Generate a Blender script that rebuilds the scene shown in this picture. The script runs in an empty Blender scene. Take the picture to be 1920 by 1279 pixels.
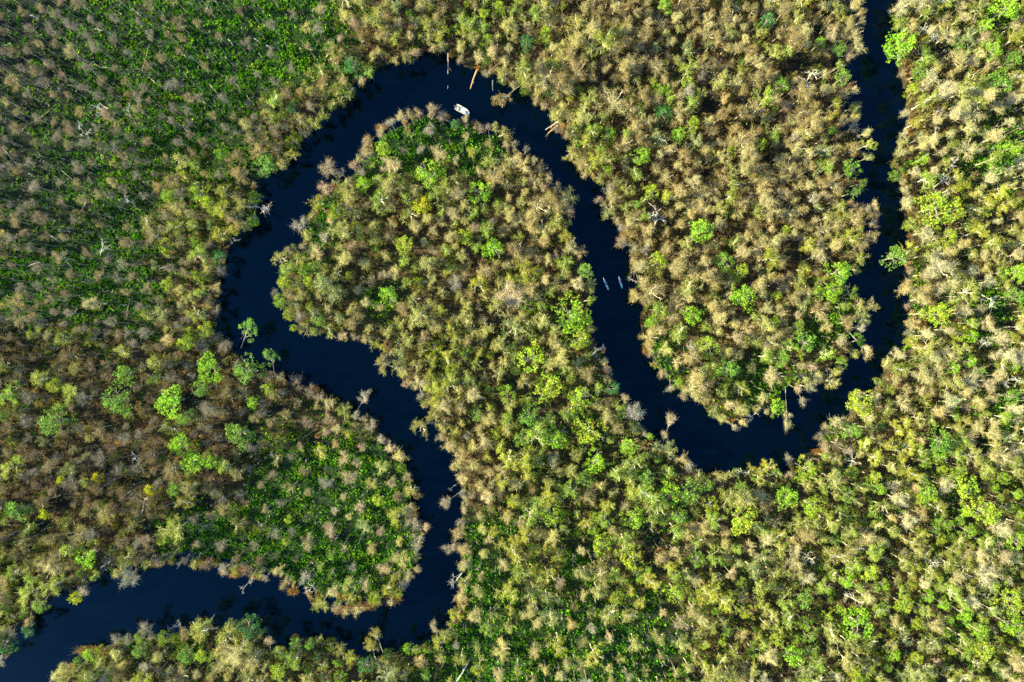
import bpy, math, random
import numpy as np
from mathutils import Vector, Quaternion, Matrix

SEED = 11
random.seed(SEED)
rng = np.random.default_rng(SEED)
PI = math.pi
S = bpy.context.scene
COL = S.collection

# ------------------------------------------------------------------ camera: a drone looking straight down
CAM_H = 230.0
TANH = 0.75
def P(x, y, z=0.0):
    """photo pixel (1920 x 1279) at height z -> world point"""
    k = TANH * (CAM_H - z) / 960.0
    return Vector(((x - 960.0) * k, -(y - 639.5) * k, z))
MPX = TANH * CAM_H / 960.0            # metres per photo pixel on the ground
def ground_px(x, y, z):
    """pixel at which the point straight below (x, y at height z) shows"""
    k = (CAM_H - z) / CAM_H
    return 960 + (x - 960) * k, 639.5 + (y - 639.5) * k

# ------------------------------------------------------------------ river outline as traced (two banks)
BANK_L = [(-330,1262),(-120,1250),(0,1239),(20,1232),(20,1205),(33,1185),(57,1185),(70,1149),(93,1129),(127,1122),(153,1132),(163,1089),(193,1079),(227,1079),(253,1093),
 (267,1065),(287,1060),(330,1052),(377,1059),(410,1065),(443,1075),(480,1082),(527,1099),(567,1119),(600,1132),(640,1147),(657,1147),(690,1139),
 (737,1129),(757,1109),(770,1079),(788,1065),(787,1029),(798,999),(783,969),(767,945),(783,938),(783,912),(763,872),(750,852),(740,852),(723,833),
 (712,809),(707,790),(673,780),(640,752),(610,745),(567,725),(520,700),(487,690),(440,655),(408,626),(410,569),(417,503),(430,483),(437,453),
 (450,426),(480,420),(490,385),(480,350),(493,337),(520,323),(547,297),(567,267),(600,233),(633,200),(663,180),(667,157),(700,140),(727,123),(773,107),
 (797,98),(837,97),(857,110),(867,130),(900,133),(930,143),(936,160),(973,160),(987,177),(1007,197),(1027,210),(1043,230),(1047,253),(1073,257),
 (1067,290),(1090,320),(1107,337),(1133,347),(1133,367),(1122,383),(1140,400),(1157,426),(1167,443),(1183,469),(1187,499),(1203,559),(1207,613),
 (1213,653),(1230,693),(1253,719),(1280,743),(1313,756),(1323,776),(1357,796),(1377,803),(1393,796),(1417,773),(1457,779),(1477,783),(1480,743),
 (1493,733),(1520,733),(1523,716),(1557,723),(1567,703),(1600,673),(1630,656),(1613,623),(1623,606),(1636,596),(1632,566),(1620,566),(1597,536),(1600,513),
 (1613,503),(1622,483),(1613,463),(1640,446),(1640,426),(1647,412),(1638,383),(1603,383),(1597,373),(1617,347),(1620,317),(1623,280),(1636,267),
 (1627,243),(1600,233),(1613,200),(1600,187),(1610,150),(1580,117),(1610,93),(1613,60),(1617,20),(1600,0),(1600,-140),(1590,-330)]
BANK_R = [(1690,-330),(1684,-140),(1680,0),(1677,23),(1687,47),(1684,80),(1676,117),(1687,143),(1697,187),(1697,230),(1687,260),(1672,300),(1674,330),(1693,350),
 (1690,393),(1700,426),(1700,456),(1690,480),(1693,500),(1700,506),(1702,580),(1697,626),(1700,643),(1683,660),(1653,676),(1653,703),(1633,730),
 (1597,733),(1590,773),(1580,790),(1557,783),(1537,816),(1537,840),(1503,850),(1477,865),(1480,884),(1457,885),(1413,876),(1380,876),(1360,889),
 (1333,885),(1310,885),(1290,865),(1263,840),(1233,826),(1200,803),(1203,772),(1180,752),(1160,733),(1147,726),(1143,693),(1137,656),(1117,639),
 (1113,619),(1107,583),(1113,536),(1110,499),(1097,476),(1067,449),(1060,426),(1070,413),(1070,377),(1053,353),(1027,328),(1003,300),(977,270),
 (947,267),(950,247),(937,233),(907,240),(893,223),(860,217),(840,217),(817,213),(810,193),(800,200),(780,207),(750,217),(717,237),(697,247),
 (683,267),(680,287),(667,300),(640,323),(612,350),(590,370),(587,393),(562,407),(563,426),(567,459),(533,469),(510,499),(518,516),(506,526),
 (520,559),(533,593),(550,616),(583,626),(627,623),(640,633),(683,639),(713,646),(728,668),(747,690),(750,709),(752,724),(767,719),(790,736),
 (783,756),(813,780),(827,803),(823,819),(840,839),(847,862),(843,882),(860,892),(863,925),(873,945),(863,965),(857,1002),(870,1026),(856,1066),
 (870,1079),(860,1119),(850,1149),(830,1189),(807,1206),(787,1213),(760,1210),(730,1220),(707,1230),(683,1229),(660,1226),(640,1216),(630,1200),
 (593,1192),(547,1192),(533,1213),(500,1202),(487,1172),(470,1160),(440,1166),(400,1172),(360,1176),(340,1190),(300,1192),(260,1189),(230,1192),
 (197,1209),(150,1222),(140,1242),(123,1246),(100,1256),(90,1285),(60,1330),(-40,1420),(-330,1540)]
def ragged(poly, step=7.0, amp=3.2):
    out = []
    for i in range(len(poly) - 1):
        a, b = np.array(poly[i], float), np.array(poly[i + 1], float); n = max(1, int(np.hypot(*(b - a)) / step))
        t = (b - a) / (np.hypot(*(b - a)) + 1e-9); nn = np.array((t[1], -t[0]))
        for k in range(n):
            out.append(a + (b - a) * k / n + (nn * random.gauss(0, amp * .6) if k else 0))
    return out + [np.array(poly[-1], float)]
RIVER = np.array(ragged(BANK_L) + ragged(BANK_R), float)          # the visible water, bank to bank
def outward(poly):
    nxt = np.roll(poly, -1, 0); prv = np.roll(poly, 1, 0)
    t = nxt - prv; t /= np.linalg.norm(t, axis=1)[:, None] + 1e-9
    return np.stack([t[:, 1], -t[:, 0]], 1)
def inside(pts, poly):
    x, y = pts[:, 0], pts[:, 1]; c = np.zeros(len(pts), bool)
    n = len(poly)
    for i in range(n):
        x1, y1 = poly[i]; x2, y2 = poly[(i + 1) % n]
        if y1 == y2: continue
        m = ((y1 > y) != (y2 > y)) & (x < (x2 - x1) * (y - y1) / (y2 - y1) + x1)
        c ^= m
    return c
_EDGE = {}
def sdist1(x, y, poly):
    k = id(poly)
    if k not in _EDGE:
        b = np.roll(poly, -1, 0); _EDGE[k] = (poly, b, b - poly, ((b - poly) ** 2).sum(1) + 1e-12)
    a, b, ab, L = _EDGE[k]
    p = np.array((x, y)); t = ((p - a) * ab).sum(1) / L; t = np.minimum(1, np.maximum(0, t))
    q = p - (a + t[:, None] * ab); d = math.sqrt((q * q).sum(1).min())
    dy = b[:, 1] - a[:, 1]; m = ((a[:, 1] > y) != (b[:, 1] > y))
    xs = a[m, 0] + (y - a[m, 1]) / dy[m] * ab[m, 0]
    return -d if (xs > x).sum() % 2 else d
def sdist(pts, poly):
    """signed distance in photo pixels: > 0 on land, < 0 in the water"""
    pts = np.atleast_2d(np.asarray(pts, float)); d = np.full(len(pts), 1e9)
    if len(pts) == 1: return np.array([sdist1(pts[0, 0], pts[0, 1], poly)])
    n = len(poly)
    for i in range(n):
        a = poly[i]; b = poly[(i + 1) % n]; ab = b - a
        L = (ab ** 2).sum()
        if L < 1e-9: continue
        t = np.clip(((pts - a) @ ab) / L, 0, 1)
        q = pts - (a + t[:, None] * ab)
        d = np.minimum(d, np.sqrt((q ** 2).sum(1)))
    return np.where(inside(pts, poly), -d, d)
# the ground's own bank: where tree crowns hang over the water towards the picture's rim, the true edge lies nearer the middle
_n = outward(RIVER)
_test = RIVER + _n * 2.0
_in = inside(_test, RIVER)
_n[~_in] *= -1                                     # now points from land to water
_r = RIVER - np.array([960.0, 639.5])
_rl = np.linalg.norm(_r, axis=1)[:, None]
_dot = ((_n * _r).sum(1)[:, None] / _rl)
_shift = np.clip(_dot, 0, 1) * np.minimum(_rl, 1150) * (6.0 / CAM_H) + 2.0
RIVER_G = RIVER - _n * _shift
# ------------------------------------------------------------------ small value noise
_perm = rng.random((64, 64))
def vnoise(x, y):
    x = np.asarray(x, float); y = np.asarray(y, float)
    xi = np.floor(x).astype(int); yi = np.floor(y).astype(int)
    fx = x - xi; fy = y - yi
    fx = fx * fx * (3 - 2 * fx); fy = fy * fy * (3 - 2 * fy)
    g = lambda a, b: _perm[a % 64, b % 64]
    return (g(xi, yi) * (1 - fx) + g(xi + 1, yi) * fx) * (1 - fy) + (g(xi, yi + 1) * (1 - fx) + g(xi + 1, yi + 1) * fx) * fy

# ------------------------------------------------------------------ what grows where
#        bare  dry  gum  leafy spacing size green
CODE = {
 'B': (.93, .05, .02, .00, 35, .84, 1.0),
 'b': (.93, .05, .02, .00, 46, .84, 1.25),
 'T': (.08, .70, .20, .02, 21, 1.0, .06),
 'M': (.08, .38, .48, .08, 21, 1.0, .12),
 'O': (.02, .20, .62, .18, 22, 1.06, .20),
 'G': (.02, .08, .52, .45, 22, 1.06, .35),
 'P': (.62, .14, .20, .04, 39, .98, 1.1),
 'Q': (.72, .10, .14, .04, 46, .96, 1.3),
 'D': (.60, .20, .16, .04, 24, 1.0, .22),
 'W': (.14, .48, .36, .02, 35, 1.0, 1.0),
 'C': (.10, .52, .30, .08, 22.5, 1.08, .45),
}
GRID = ["BBbbMMTTTTTC",
        "BBbMQQMMTTTC",
        "BBOPMMTTTTTO",
        "BBMOOMMCTTCC",
        "DDDDOOGCCCMC",
        "DDDPPTGGOGOG",
        "ODPPPWGOOOOG",
        "MCGGGWWWOOOG"]
def biome(x, y, jitter=True):
    if jitter:
        x += random.gauss(0, 34); y += random.gauss(0, 34)
    i = min(11, max(0, int(x // 160))); j = min(7, max(0, int(y // 160)))
    return CODE[GRID[j][i]]
GG = np.array([[CODE[c][6] for c in row] for row in GRID])
def green_at(x, y):
    gx = np.clip((np.asarray(x, float) - 80) / 160, 0, 10.999); gy = np.clip((np.asarray(y, float) - 80) / 160, 0, 6.999)
    i = gx.astype(int); j = gy.astype(int); fx = gx - i; fy = gy - j
    fx = fx * fx * (3 - 2 * fx); fy = fy * fy * (3 - 2 * fy)
    g = (GG[j, i] * (1 - fx) + GG[j, i + 1] * fx) * (1 - fy) + (GG[j + 1, i] * (1 - fx) + GG[j + 1, i + 1] * fx) * fy
    n = vnoise(np.asarray(x) / 60., np.asarray(y) / 45.) * .6 + vnoise(np.asarray(x) / 21. + 9, np.asarray(y) / 17.) * .4
    patch = np.zeros_like(g)
    for (px, py, rr) in ((1870, 290, 85), (1850, 560, 60), (1240, 670, 65), (1890, 760, 60), (1555, 610, 75), (1430, 715, 75), (720, 570, 60), (1080, 1060, 60), (1210, 1140, 60), (950, 1000, 60)):
        patch = np.maximum(patch, np.clip(1.3 - np.hypot(x - px, (y - py) * 1.1) / rr, 0, 1))
    return np.clip(np.maximum(g, patch) + (n - .5) * .7, 0, 1)

# ------------------------------------------------------------------ materials
def new_mat(name):
    m = bpy.data.materials.new(name); m.use_nodes = True
    nt = m.node_tree; nt.nodes.clear()
    out = nt.nodes.new('ShaderNodeOutputMaterial')
    return m, nt, out
def plain(name, rgb, rough=.6, spec=.3, var=.15, scale=3.0, metal=0.0):
    m, nt, out = new_mat(name)
    b = nt.nodes.new('ShaderNodeBsdfPrincipled'); b.inputs['Roughness'].default_value = rough
    b.inputs['Specular IOR Level'].default_value = spec; b.inputs['Metallic'].default_value = metal
    tc = nt.nodes.new('ShaderNodeTexCoord'); nz = nt.nodes.new('ShaderNodeTexNoise'); nz.inputs['Scale'].default_value = scale
    nz.inputs['Detail'].default_value = 4
    cr = nt.nodes.new('ShaderNodeValToRGB')
    cr.color_ramp.elements[0].position = .3; cr.color_ramp.elements[1].position = .7
    cr.color_ramp.elements[0].color = tuple(c * (1 - var) for c in rgb) + (1,)
    cr.color_ramp.elements[1].color = tuple(min(1, c * (1 + var)) for c in rgb) + (1,)
    nt.links.new(tc.outputs['Object'], nz.inputs['Vector']); nt.links.new(nz.outputs['Fac'], cr.inputs['Fac'])
    nt.links.new(cr.outputs['Color'], b.inputs['Base Color']); nt.links.new(b.outputs[0], out.inputs[0])
    return m
def tinted(name, transl=.0, rough=.7, var=.35, nscale=1.3, spec=.1):
    """base colour = the mesh's own tint x the object's colour x soft natural mottling"""
    m, nt, out = new_mat(name); N = nt.nodes.new; L = nt.links.new
    at = N('ShaderNodeAttribute'); at.attribute_name = 'tint'
    oi = N('ShaderNodeObjectInfo')
    mul = N('ShaderNodeMix'); mul.data_type = 'RGBA'; mul.blend_type = 'MULTIPLY'; mul.inputs[0].default_value = 1
    L(at.outputs['Color'], mul.inputs[6]); L(oi.outputs['Color'], mul.inputs[7])
    ge = N('ShaderNodeNewGeometry'); nz = N('ShaderNodeTexNoise'); nz.inputs['Scale'].default_value = nscale; nz.inputs['Detail'].default_value = 2
    L(ge.outputs['Position'], nz.inputs['Vector'])
    mr = N('ShaderNodeMapRange'); mr.inputs[1].default_value = .3; mr.inputs[2].default_value = .7
    mr.inputs[3].default_value = 1 - var; mr.inputs[4].default_value = 1 + var
    L(nz.outputs['Fac'], mr.inputs[0])
    m2 = N('ShaderNodeMix'); m2.data_type = 'RGBA'; m2.blend_type = 'MULTIPLY'; m2.inputs[0].default_value = 1
    L(mul.outputs[2], m2.inputs[6]); L(mr.outputs[0], m2.inputs[7])
    b = N('ShaderNodeBsdfPrincipled'); b.inputs['Roughness'].default_value = rough; b.inputs['Specular IOR Level'].default_value = spec
    L(m2.outputs[2], b.inputs['Base Color'])
    if transl > 0:
        t = N('ShaderNodeBsdfTranslucent'); L(m2.outputs[2], t.inputs['Color'])
        mx = N('ShaderNodeMixShader'); mx.inputs[0].default_value = transl
        L(b.outputs[0], mx.inputs[1]); L(t.outputs[0], mx.inputs[2]); L(mx.outputs[0], out.inputs[0])
    else:
        L(b.outputs[0], out.inputs[0])
    return m
M_LEAF = tinted('foliage', .36)
M_BARK = tinted('bark', 0, .8, .3, 2.0)
M_GRASS = tinted('grass_blades', .25, .7, .3, .5)

def ground_material():
    m, nt, out = new_mat('ground_soil'); N = nt.nodes.new; L = nt.links.new
    at = N('ShaderNodeAttribute'); at.attribute_name = 'tint'
    ge = N('ShaderNodeNewGeometry')
    n1 = N('ShaderNodeTexNoise'); n1.inputs['Scale'].default_value = .9; n1.inputs['Detail'].default_value = 8; n1.inputs['Roughness'].default_value = .7
    L(ge.outputs['Position'], n1.inputs['Vector'])
    br = N('ShaderNodeValToRGB'); gr = N('ShaderNodeValToRGB')
    for ramp, c in ((br, [(.3, (.020, .014, .009)), (.5, (.060, .040, .021)), (.72, (.15, .105, .055))]), (gr, [(.32, (.005, .010, .006)), (.52, (.010, .028, .007)), (.74, (.024, .06, .012))])):
        e = ramp.color_ramp.elements
        e[0].position = c[0][0]; e[0].color = c[0][1] + (1,); e[1].position = c[2][0]; e[1].color = c[2][1] + (1,)
        x = e.new(c[1][0]); x.color = c[1][1] + (1,)
        L(n1.outputs['Fac'], ramp.inputs['Fac'])
    sp = N('ShaderNodeSeparateColor'); L(at.outputs['Color'], sp.inputs[0])
    mx = N('ShaderNodeMix'); mx.data_type = 'RGBA'
    L(sp.outputs[1], mx.inputs[0]); L(br.outputs[0], mx.inputs[6]); L(gr.outputs[0], mx.inputs[7])
    # dark mud by and under the water, also shade painted in hollows and marsh
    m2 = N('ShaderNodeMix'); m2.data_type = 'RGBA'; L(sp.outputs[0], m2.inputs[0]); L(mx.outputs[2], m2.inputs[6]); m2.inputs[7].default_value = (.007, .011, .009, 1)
    b = N('ShaderNodeBsdfPrincipled'); b.inputs['Roughness'].default_value = .9; b.inputs['Specular IOR Level'].default_value = .1
    L(m2.outputs[2], b.inputs['Base Color'])
    bp = N('ShaderNodeBump'); bp.inputs['Strength'].default_value = .7; bp.inputs['Distance'].default_value = .3
    L(n1.outputs['Fac'], bp.inputs['Height']); L(bp.outputs[0], b.inputs['Normal']); L(b.outputs[0], out.inputs[0])
    return m
def water_material():
    m, nt, out = new_mat('river_water'); N = nt.nodes.new; L = nt.links.new
    b = N('ShaderNodeBsdfPrincipled'); b.inputs['Base Color'].default_value = (.0010, .0062, .0215, 1)
    b.inputs['Roughness'].default_value = .06; b.inputs['IOR'].default_value = 1.33; b.inputs['Specular IOR Level'].default_value = 1.0; b.inputs['Specular Tint'].default_value = (.06, .33, .54, 1)
    ge = N('ShaderNodeNewGeometry'); nz = N('ShaderNodeTexNoise'); nz.inputs['Scale'].default_value = .55; nz.inputs['Detail'].default_value = 5
    L(ge.outputs['Position'], nz.inputs['Vector'])
    bp = N('ShaderNodeBump'); bp.inputs['Strength'].default_value = .10; bp.inputs['Distance'].default_value = .12
    L(nz.outputs['Fac'], bp.inputs['Height']); L(bp.outputs[0], b.inputs['Normal'])
    n2 = N('ShaderNodeTexNoise'); n2.inputs['Scale'].default_value = .018; n2.inputs['Detail'].default_value = 3
    L(ge.outputs['Position'], n2.inputs['Vector'])
    cr = N('ShaderNodeValToRGB'); e = cr.color_ramp.elements
    e[0].position = .35; e[0].color = (.0001, .0006, .0020, 1); e[1].position = .68; e[1].color = (.0001, .0010, .0034, 1)
    L(n2.outputs['Fac'], cr.inputs['Fac']); L(cr.outputs[0], b.inputs['Base Color'])
    L(b.outputs[0], out.inputs[0]); return m

# ------------------------------------------------------------------ mesh helpers
def mesh_from(name, V, F, mats, tint=None, mi=None, smooth=False):
    """V (n,3), F (m,4) quads (last index repeated = triangle)"""
    V = np.asarray(V, np.float32); F = np.asarray(F, np.int32)
    me = bpy.data.meshes.new(name)
    me.vertices.add(len(V)); me.vertices.foreach_set('co', V.ravel())
    tri = F[:, 3] == F[:, 2]
    cnt = np.where(tri, 3, 4).astype(np.int32)
    start = np.concatenate([[0], np.cumsum(cnt)[:-1]]).astype(np.int32)
    keep = np.ones(F.shape, bool); keep[tri, 3] = False
    loops = F[keep]
    me.loops.add(len(loops)); me.loops.foreach_set('vertex_index', loops)
    me.polygons.add(len(F)); me.polygons.foreach_set('loop_start', start); me.polygons.foreach_set('loop_total', cnt)
    if mi is not None: me.polygons.foreach_set('material_index', np.asarray(mi, np.int32))
    if smooth: me.polygons.foreach_set('use_smooth', np.ones(len(F), bool))
    for m in mats: me.materials.append(m)
    if tint is not None:
        a = me.attributes.new('tint', 'FLOAT_COLOR', 'POINT')
        t = np.ones((len(V), 4), np.float32); t[:, :3] = tint
        a.data.foreach_set('color', t.ravel())
    me.update(calc_edges=True)
    if len(F) < 3000: me.validate()
    return me
class Geo:
    """collects quads with a tint"""
    def __init__(s): s.V, s.F, s.T, s.n = [], [], [], 0
    def add(s, v, f, t=(1, 1, 1)):
        v = np.asarray(v, float).reshape(-1, 3); f = np.asarray(f, int).reshape(-1, 4)
        s.V.append(v); s.F.append(f + s.n); s.T.append(np.broadcast_to(np.asarray(t, float), (len(v), 3)).copy()); s.n += len(v)
    def arrays(s): return np.concatenate(s.V), np.concatenate(s.F), np.concatenate(s.T)
    def tube(s, pts, rad, sides=6, t=(1, 1, 1), cap=True):
        pts = [np.asarray(p, float) for p in pts]; vs = []
        for i, p in enumerate(pts):
            d = pts[min(i + 1, len(pts) - 1)] - pts[max(i - 1, 0)]
            d = d / (np.linalg.norm(d) + 1e-9)
            a = np.cross(d, (0, 0, 1.0) if abs(d[2]) < .9 else (1.0, 0, 0)); a /= np.linalg.norm(a) + 1e-9
            b = np.cross(d, a)
            for k in range(sides):
                w = 2 * PI * k / sides
                vs.append(p + rad[i] * (math.cos(w) * a + math.sin(w) * b))
        fs = []
        for i in range(len(pts) - 1):
            for k in range(sides):
                k2 = (k + 1) % sides
                fs.append((i * sides + k, i * sides + k2, (i + 1) * sides + k2, (i + 1) * sides + k))
        if cap:
            for base in (0, (len(pts) - 1) * sides):
                for k in range(1, sides - 1): fs.append((base, base + k, base + k + 1, base + k + 1))
        s.add(vs, fs, t)
    def ribbons(s, p0, p1, w, t):
        """n thin tapered twigs"""
        n = len(p0)
        d = p1 - p0; d = d / (np.linalg.norm(d, axis=1)[:, None] + 1e-9)
        u = rng.normal(size=(n, 3)); u[:, 2] *= .35
        a = np.cross(d, np.cross(u, d)); a = np.cross(d, u); a /= np.linalg.norm(a, axis=1)[:, None] + 1e-9
        w = np.asarray(w)[:, None]
        v = np.stack([p0 - a * w, p0 + a * w, p1 + a * w * .35, p1 - a * w * .35], 1).reshape(-1, 3)
        f = np.arange(4 * n).reshape(n, 4)
        s.add(v, f, np.repeat(t, 4, 0))
    def leaves(s, c, size, out, t, bias=.6):
        """n leaf-spray quads at c, facing roughly out"""
        n = len(c)
        nr = rng.normal(size=(n, 3)); nr /= np.linalg.norm(nr, axis=1)[:, None]
        nr = nr * (1 - bias) + out * bias; nr /= np.linalg.norm(nr, axis=1)[:, None] + 1e-9
        u = rng.normal(size=(n, 3)); a = np.cross(nr, u); a /= np.linalg.norm(a, axis=1)[:, None] + 1e-9
        b = np.cross(nr, a)
        sz = np.asarray(size)[:, None]; el = rng.uniform(.55, 1.0, (n, 1))
        v = np.stack([c - a * sz, c - b * sz * el, c + a * sz, c + b * sz * el], 1).reshape(-1, 3)
        s.add(v, np.arange(4 * n).reshape(n, 4), np.repeat(t, 4, 0))
def link(name, me, parent=None, loc=None):
    o = bpy.data.objects.new(name, me); COL.objects.link(o)
    if parent is not None: o.parent = parent
    if loc is not None: o.location = loc
    return o
def props(o, label=None, cat=None, group=None, kind=None):
    if label: o['label'] = label
    if cat: o['category'] = cat
    if group: o['group'] = group
    if kind: o['kind'] = kind
    return o

# ------------------------------------------------------------------ tree kinds (each about 10 m high, crown radius 3 m, base at the origin)
def crooked(p, d, L, n, wob):
    pts = [np.array(p, float)]; d = np.array(d, float)
    for i in range(n):
        d = d + rng.normal(size=3) * wob; d /= np.linalg.norm(d)
        pts.append(pts[-1] + d * L / n)
    return pts
def frame_of(n_limb, spread, h_fork=(.32, .72), top=.86, trunk_r=.17, wob=.16, lean=.25):
    """trunk and limbs; returns bark Geo, end points with directions"""
    g = Geo(); H = 10.0
    trunk = [np.array((0, 0, -.3))]
    dx, dy = rng.normal(size=2) * lean
    for i in range(1, 8):
        z = H * top * i / 7
        trunk.append(np.array((dx * (i / 7) ** 1.5 + rng.normal() * .08, dy * (i / 7) ** 1.5 + rng.normal() * .08, z)))
    g.tube(trunk, [trunk_r * (1.25 if i == 0 else 1 - .78 * i / 7) for i in range(8)], 7)
    ends = []
    a0 = rng.uniform(0, 2 * PI)
    for k in range(n_limb):
        hz = rng.uniform(*h_fork) * H
        ti = hz / (H * top) * 7; i = int(min(6, ti)); f = ti - i
        p = trunk[i] * (1 - f) + trunk[i + 1] * f if i > 0 or True else trunk[0]
        ang = a0 + k * 2.4 + rng.normal() * .3
        el = rng.uniform(.55, 1.15)
        d = np.array((math.cos(ang) * math.cos(el), math.sin(ang) * math.cos(el), math.sin(el)))
        reach = spread * rng.uniform(.55, 1.0)
        L = min(reach / max(.25, math.cos(el)), (H * .97 - hz) / max(.3, math.sin(el)) + .3)
        limb = crooked(p, d, L, 5, wob)
        r0 = trunk_r * .52
        g.tube(limb, [r0 * (1 - .8 * q / 5) for q in range(6)], 5, cap=False)
        for q in (2, 3, 4, 5): ends.append((limb[q], limb[q] - limb[q - 1], 1.0 if q == 5 else .7))
        for q in (2, 3, 4):
            d2 = limb[q] - limb[q - 1]; d2 = d2 / np.linalg.norm(d2) + rng.normal(size=3) * .75; d2[2] = abs(d2[2]) * .8 + .15
            d2 /= np.linalg.norm(d2)
            l2 = crooked(limb[q], d2, L * rng.uniform(.28, .5), 3, .25)
            g.tube(l2, [r0 * .42, r0 * .32, r0 * .2, r0 * .08], 4, cap=False)
            for w in (1, 2, 3): ends.append((l2[w], l2[w] - l2[w - 1], .8))
    ends.append((trunk[-1], trunk[-1] - trunk[-2], 1.0))
    return g, ends
def shade(n, lo=.75, hi=1.25, hue=.08):
    b = rng.uniform(lo, hi, (n, 1)); return np.clip(b * (1 + rng.normal(size=(n, 3)) * hue), .1, 3)
def showing_limbs(bark, n, r0=.085):
    for k in range(n):
        a = rng.uniform(0, 2 * PI); p = np.array((0, 0, rng.uniform(5.2, 7.0)))
        q = np.array((math.cos(a) * rng.uniform(1.5, 2.9), math.sin(a) * rng.uniform(1.5, 2.9), rng.uniform(8.4, 9.9)))
        m = 7; off = np.zeros(3); pts = [p]
        for i in range(1, m + 1):
            t = i / m; off = off * .6 + rng.normal(size=3) * .22
            b = p * (1 - t) + q * t; b[2] = p[2] + (q[2] - p[2]) * t ** .6
            pts.append(b + off * (1 if i < m else .3))
        bark.tube(pts, [r0 * (1 - .75 * i / m) for i in range(m + 1)], 5, (1.35, 1.32, 1.27), cap=False)
        d = pts[5] - pts[4]; d2 = crooked(pts[4], d + rng.normal(size=3) * np.linalg.norm(d), rng.uniform(.7, 1.4), 4, .35)
        bark.tube(d2, [r0 * .5, r0 * .4, r0 * .3, r0 * .2, r0 * .1], 4, (1.35, 1.32, 1.27), cap=False)
def bare_tree_geo():
    bark, ends = frame_of(11, 2.5, (.56, .86), .9, .14, .2)
    c = Geo()
    for p, d, w in ends:
        n = int(rng.uniform(5, 19) * w)
        p0 = np.repeat(p[None], n, 0) + rng.normal(size=(n, 3)) * .24
        dd = d / np.linalg.norm(d)
        v = dd[None] * .7 + rng.normal(size=(n, 3)) * .62; v[:, 2] = np.abs(v[:, 2]) * .75 + .08
        v /= np.linalg.norm(v, axis=1)[:, None]
        L = (.35 + rng.exponential(.42, n).clip(0, 1.9))[:, None]
        c.ribbons(p0, p0 + v * L, rng.uniform(.010, .030, n), shade(n, .75, 1.35, .05))
        k = int(3 * w)
        q = p0[:k] + v[:k] * L[:k] * rng.uniform(.5, 1.05, (k, 1))
        c.leaves(q, rng.uniform(.07, .17, k), v[:k], shade(k, .7, 1.2, .08), .3)
    return bark, c
def clumps_geo(centers, rad, n_each, size, flat=.75, bias=.55, lo=.7, hi=1.25, hue=.1):
    c = Geo()
    for p, r in zip(centers, rad):
        n = max(10, int(n_each * r * r))
        v = rng.normal(size=(n, 3)); v /= np.linalg.norm(v, axis=1)[:, None]
        rr = r * rng.uniform(.45, 1.05, (n, 1)) ** .7
        q = v * rr; q[:, 2] *= flat
        t = shade(n, lo, hi, hue) * rng.uniform(.85, 1.15) * (1 + rng.normal(size=3) * .04)
        c.leaves(p[None] + q, rng.uniform(size[0], size[1], n), v, t, bias)
    return c
def dry_tree_geo():
    bark, ends = frame_of(12, 2.75, (.44, .88), .94, .16, .26)
    showing_limbs(bark, rng.integers(2, 5)); c = Geo()
    for p, d, w in ends:
        n = int(10 * w)
        p0 = np.repeat(p[None], n, 0) + rng.normal(size=(n, 3)) * .25
        v = d / np.linalg.norm(d) * .6 + rng.normal(size=(n, 3)) * .7; v[:, 2] = np.abs(v[:, 2]) * .7 + .05
        v /= np.linalg.norm(v, axis=1)[:, None]
        L = (.35 + rng.exponential(.4, n).clip(0, 1.8))[:, None]
        c.ribbons(p0, p0 + v * L, rng.uniform(.010, .032, n), shade(n, .9, 1.4, .05))
        k = int(rng.uniform(3, 17) * w)
        q = p + rng.normal(size=(k, 3)) * (.30, .30, .42)
        c.leaves(q, rng.uniform(.06, .15, k), (q - p) / (np.linalg.norm(q - p, axis=1)[:, None] + 1e-6), shade(k, .75, 1.2, .1), .35)
    return bark, c
def gum_tree_geo():
    bark, ends = frame_of(11, 2.75, (.42, .86), .92, .17, .26)
    showing_limbs(bark, rng.integers(2, 5))
    idx = [i for i in range(len(ends)) if rng.random() < .72]
    cen = [ends[i][0] + rng.normal(size=3) * .25 for i in idx]
    c = clumps_geo(cen, rng.uniform(.22, .66, len(cen)), 70, (.06, .165), .9, .3, .7, 1.25, .13)
    v, f, t = c.arrays()
    for p, d, w in ends[::2]:
        n = 6
        p0 = np.repeat(p[None], n, 0); u = rng.normal(size=(n, 3)); u[:, 2] = np.abs(u[:, 2]); u /= np.linalg.norm(u, axis=1)[:, None]
        c.ribbons(p0, p0 + u * (.5 + rng.exponential(.45, (n, 1)).clip(0, 1.6)), np.full(n, .022), np.full((n, 3), 1.45))
    return bark, c
def leafy_tree_geo(full=True):
    bark, ends = frame_of(7, 2.3, (.35, .7), .85, .2, .18)
    cen = []; rad = []
    lob = rng.uniform(.55, 1.25, 7); ph = rng.uniform(0, 2 * PI)
    n = 58 if full else 24
    for i in range(n):
        a = rng.uniform(0, 2 * PI); k = lob[int(((a + ph) % (2 * PI)) / (2 * PI) * 7) % 7]
        rr = 2.75 * k * math.sqrt(rng.uniform(.02, 1)); 
        z = 5.4 + 3.9 * math.sqrt(max(0, 1 - (rr / 3.2) ** 2)) * rng.uniform(.35, 1.0)
        cen.append(np.array((rr * math.cos(a), rr * math.sin(a), z))); rad.append(rng.uniform(.26, .8))
    return bark, clumps_geo(cen, rad, 70, (.08, .2), .9, .35, .65, 1.25, .16)
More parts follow.
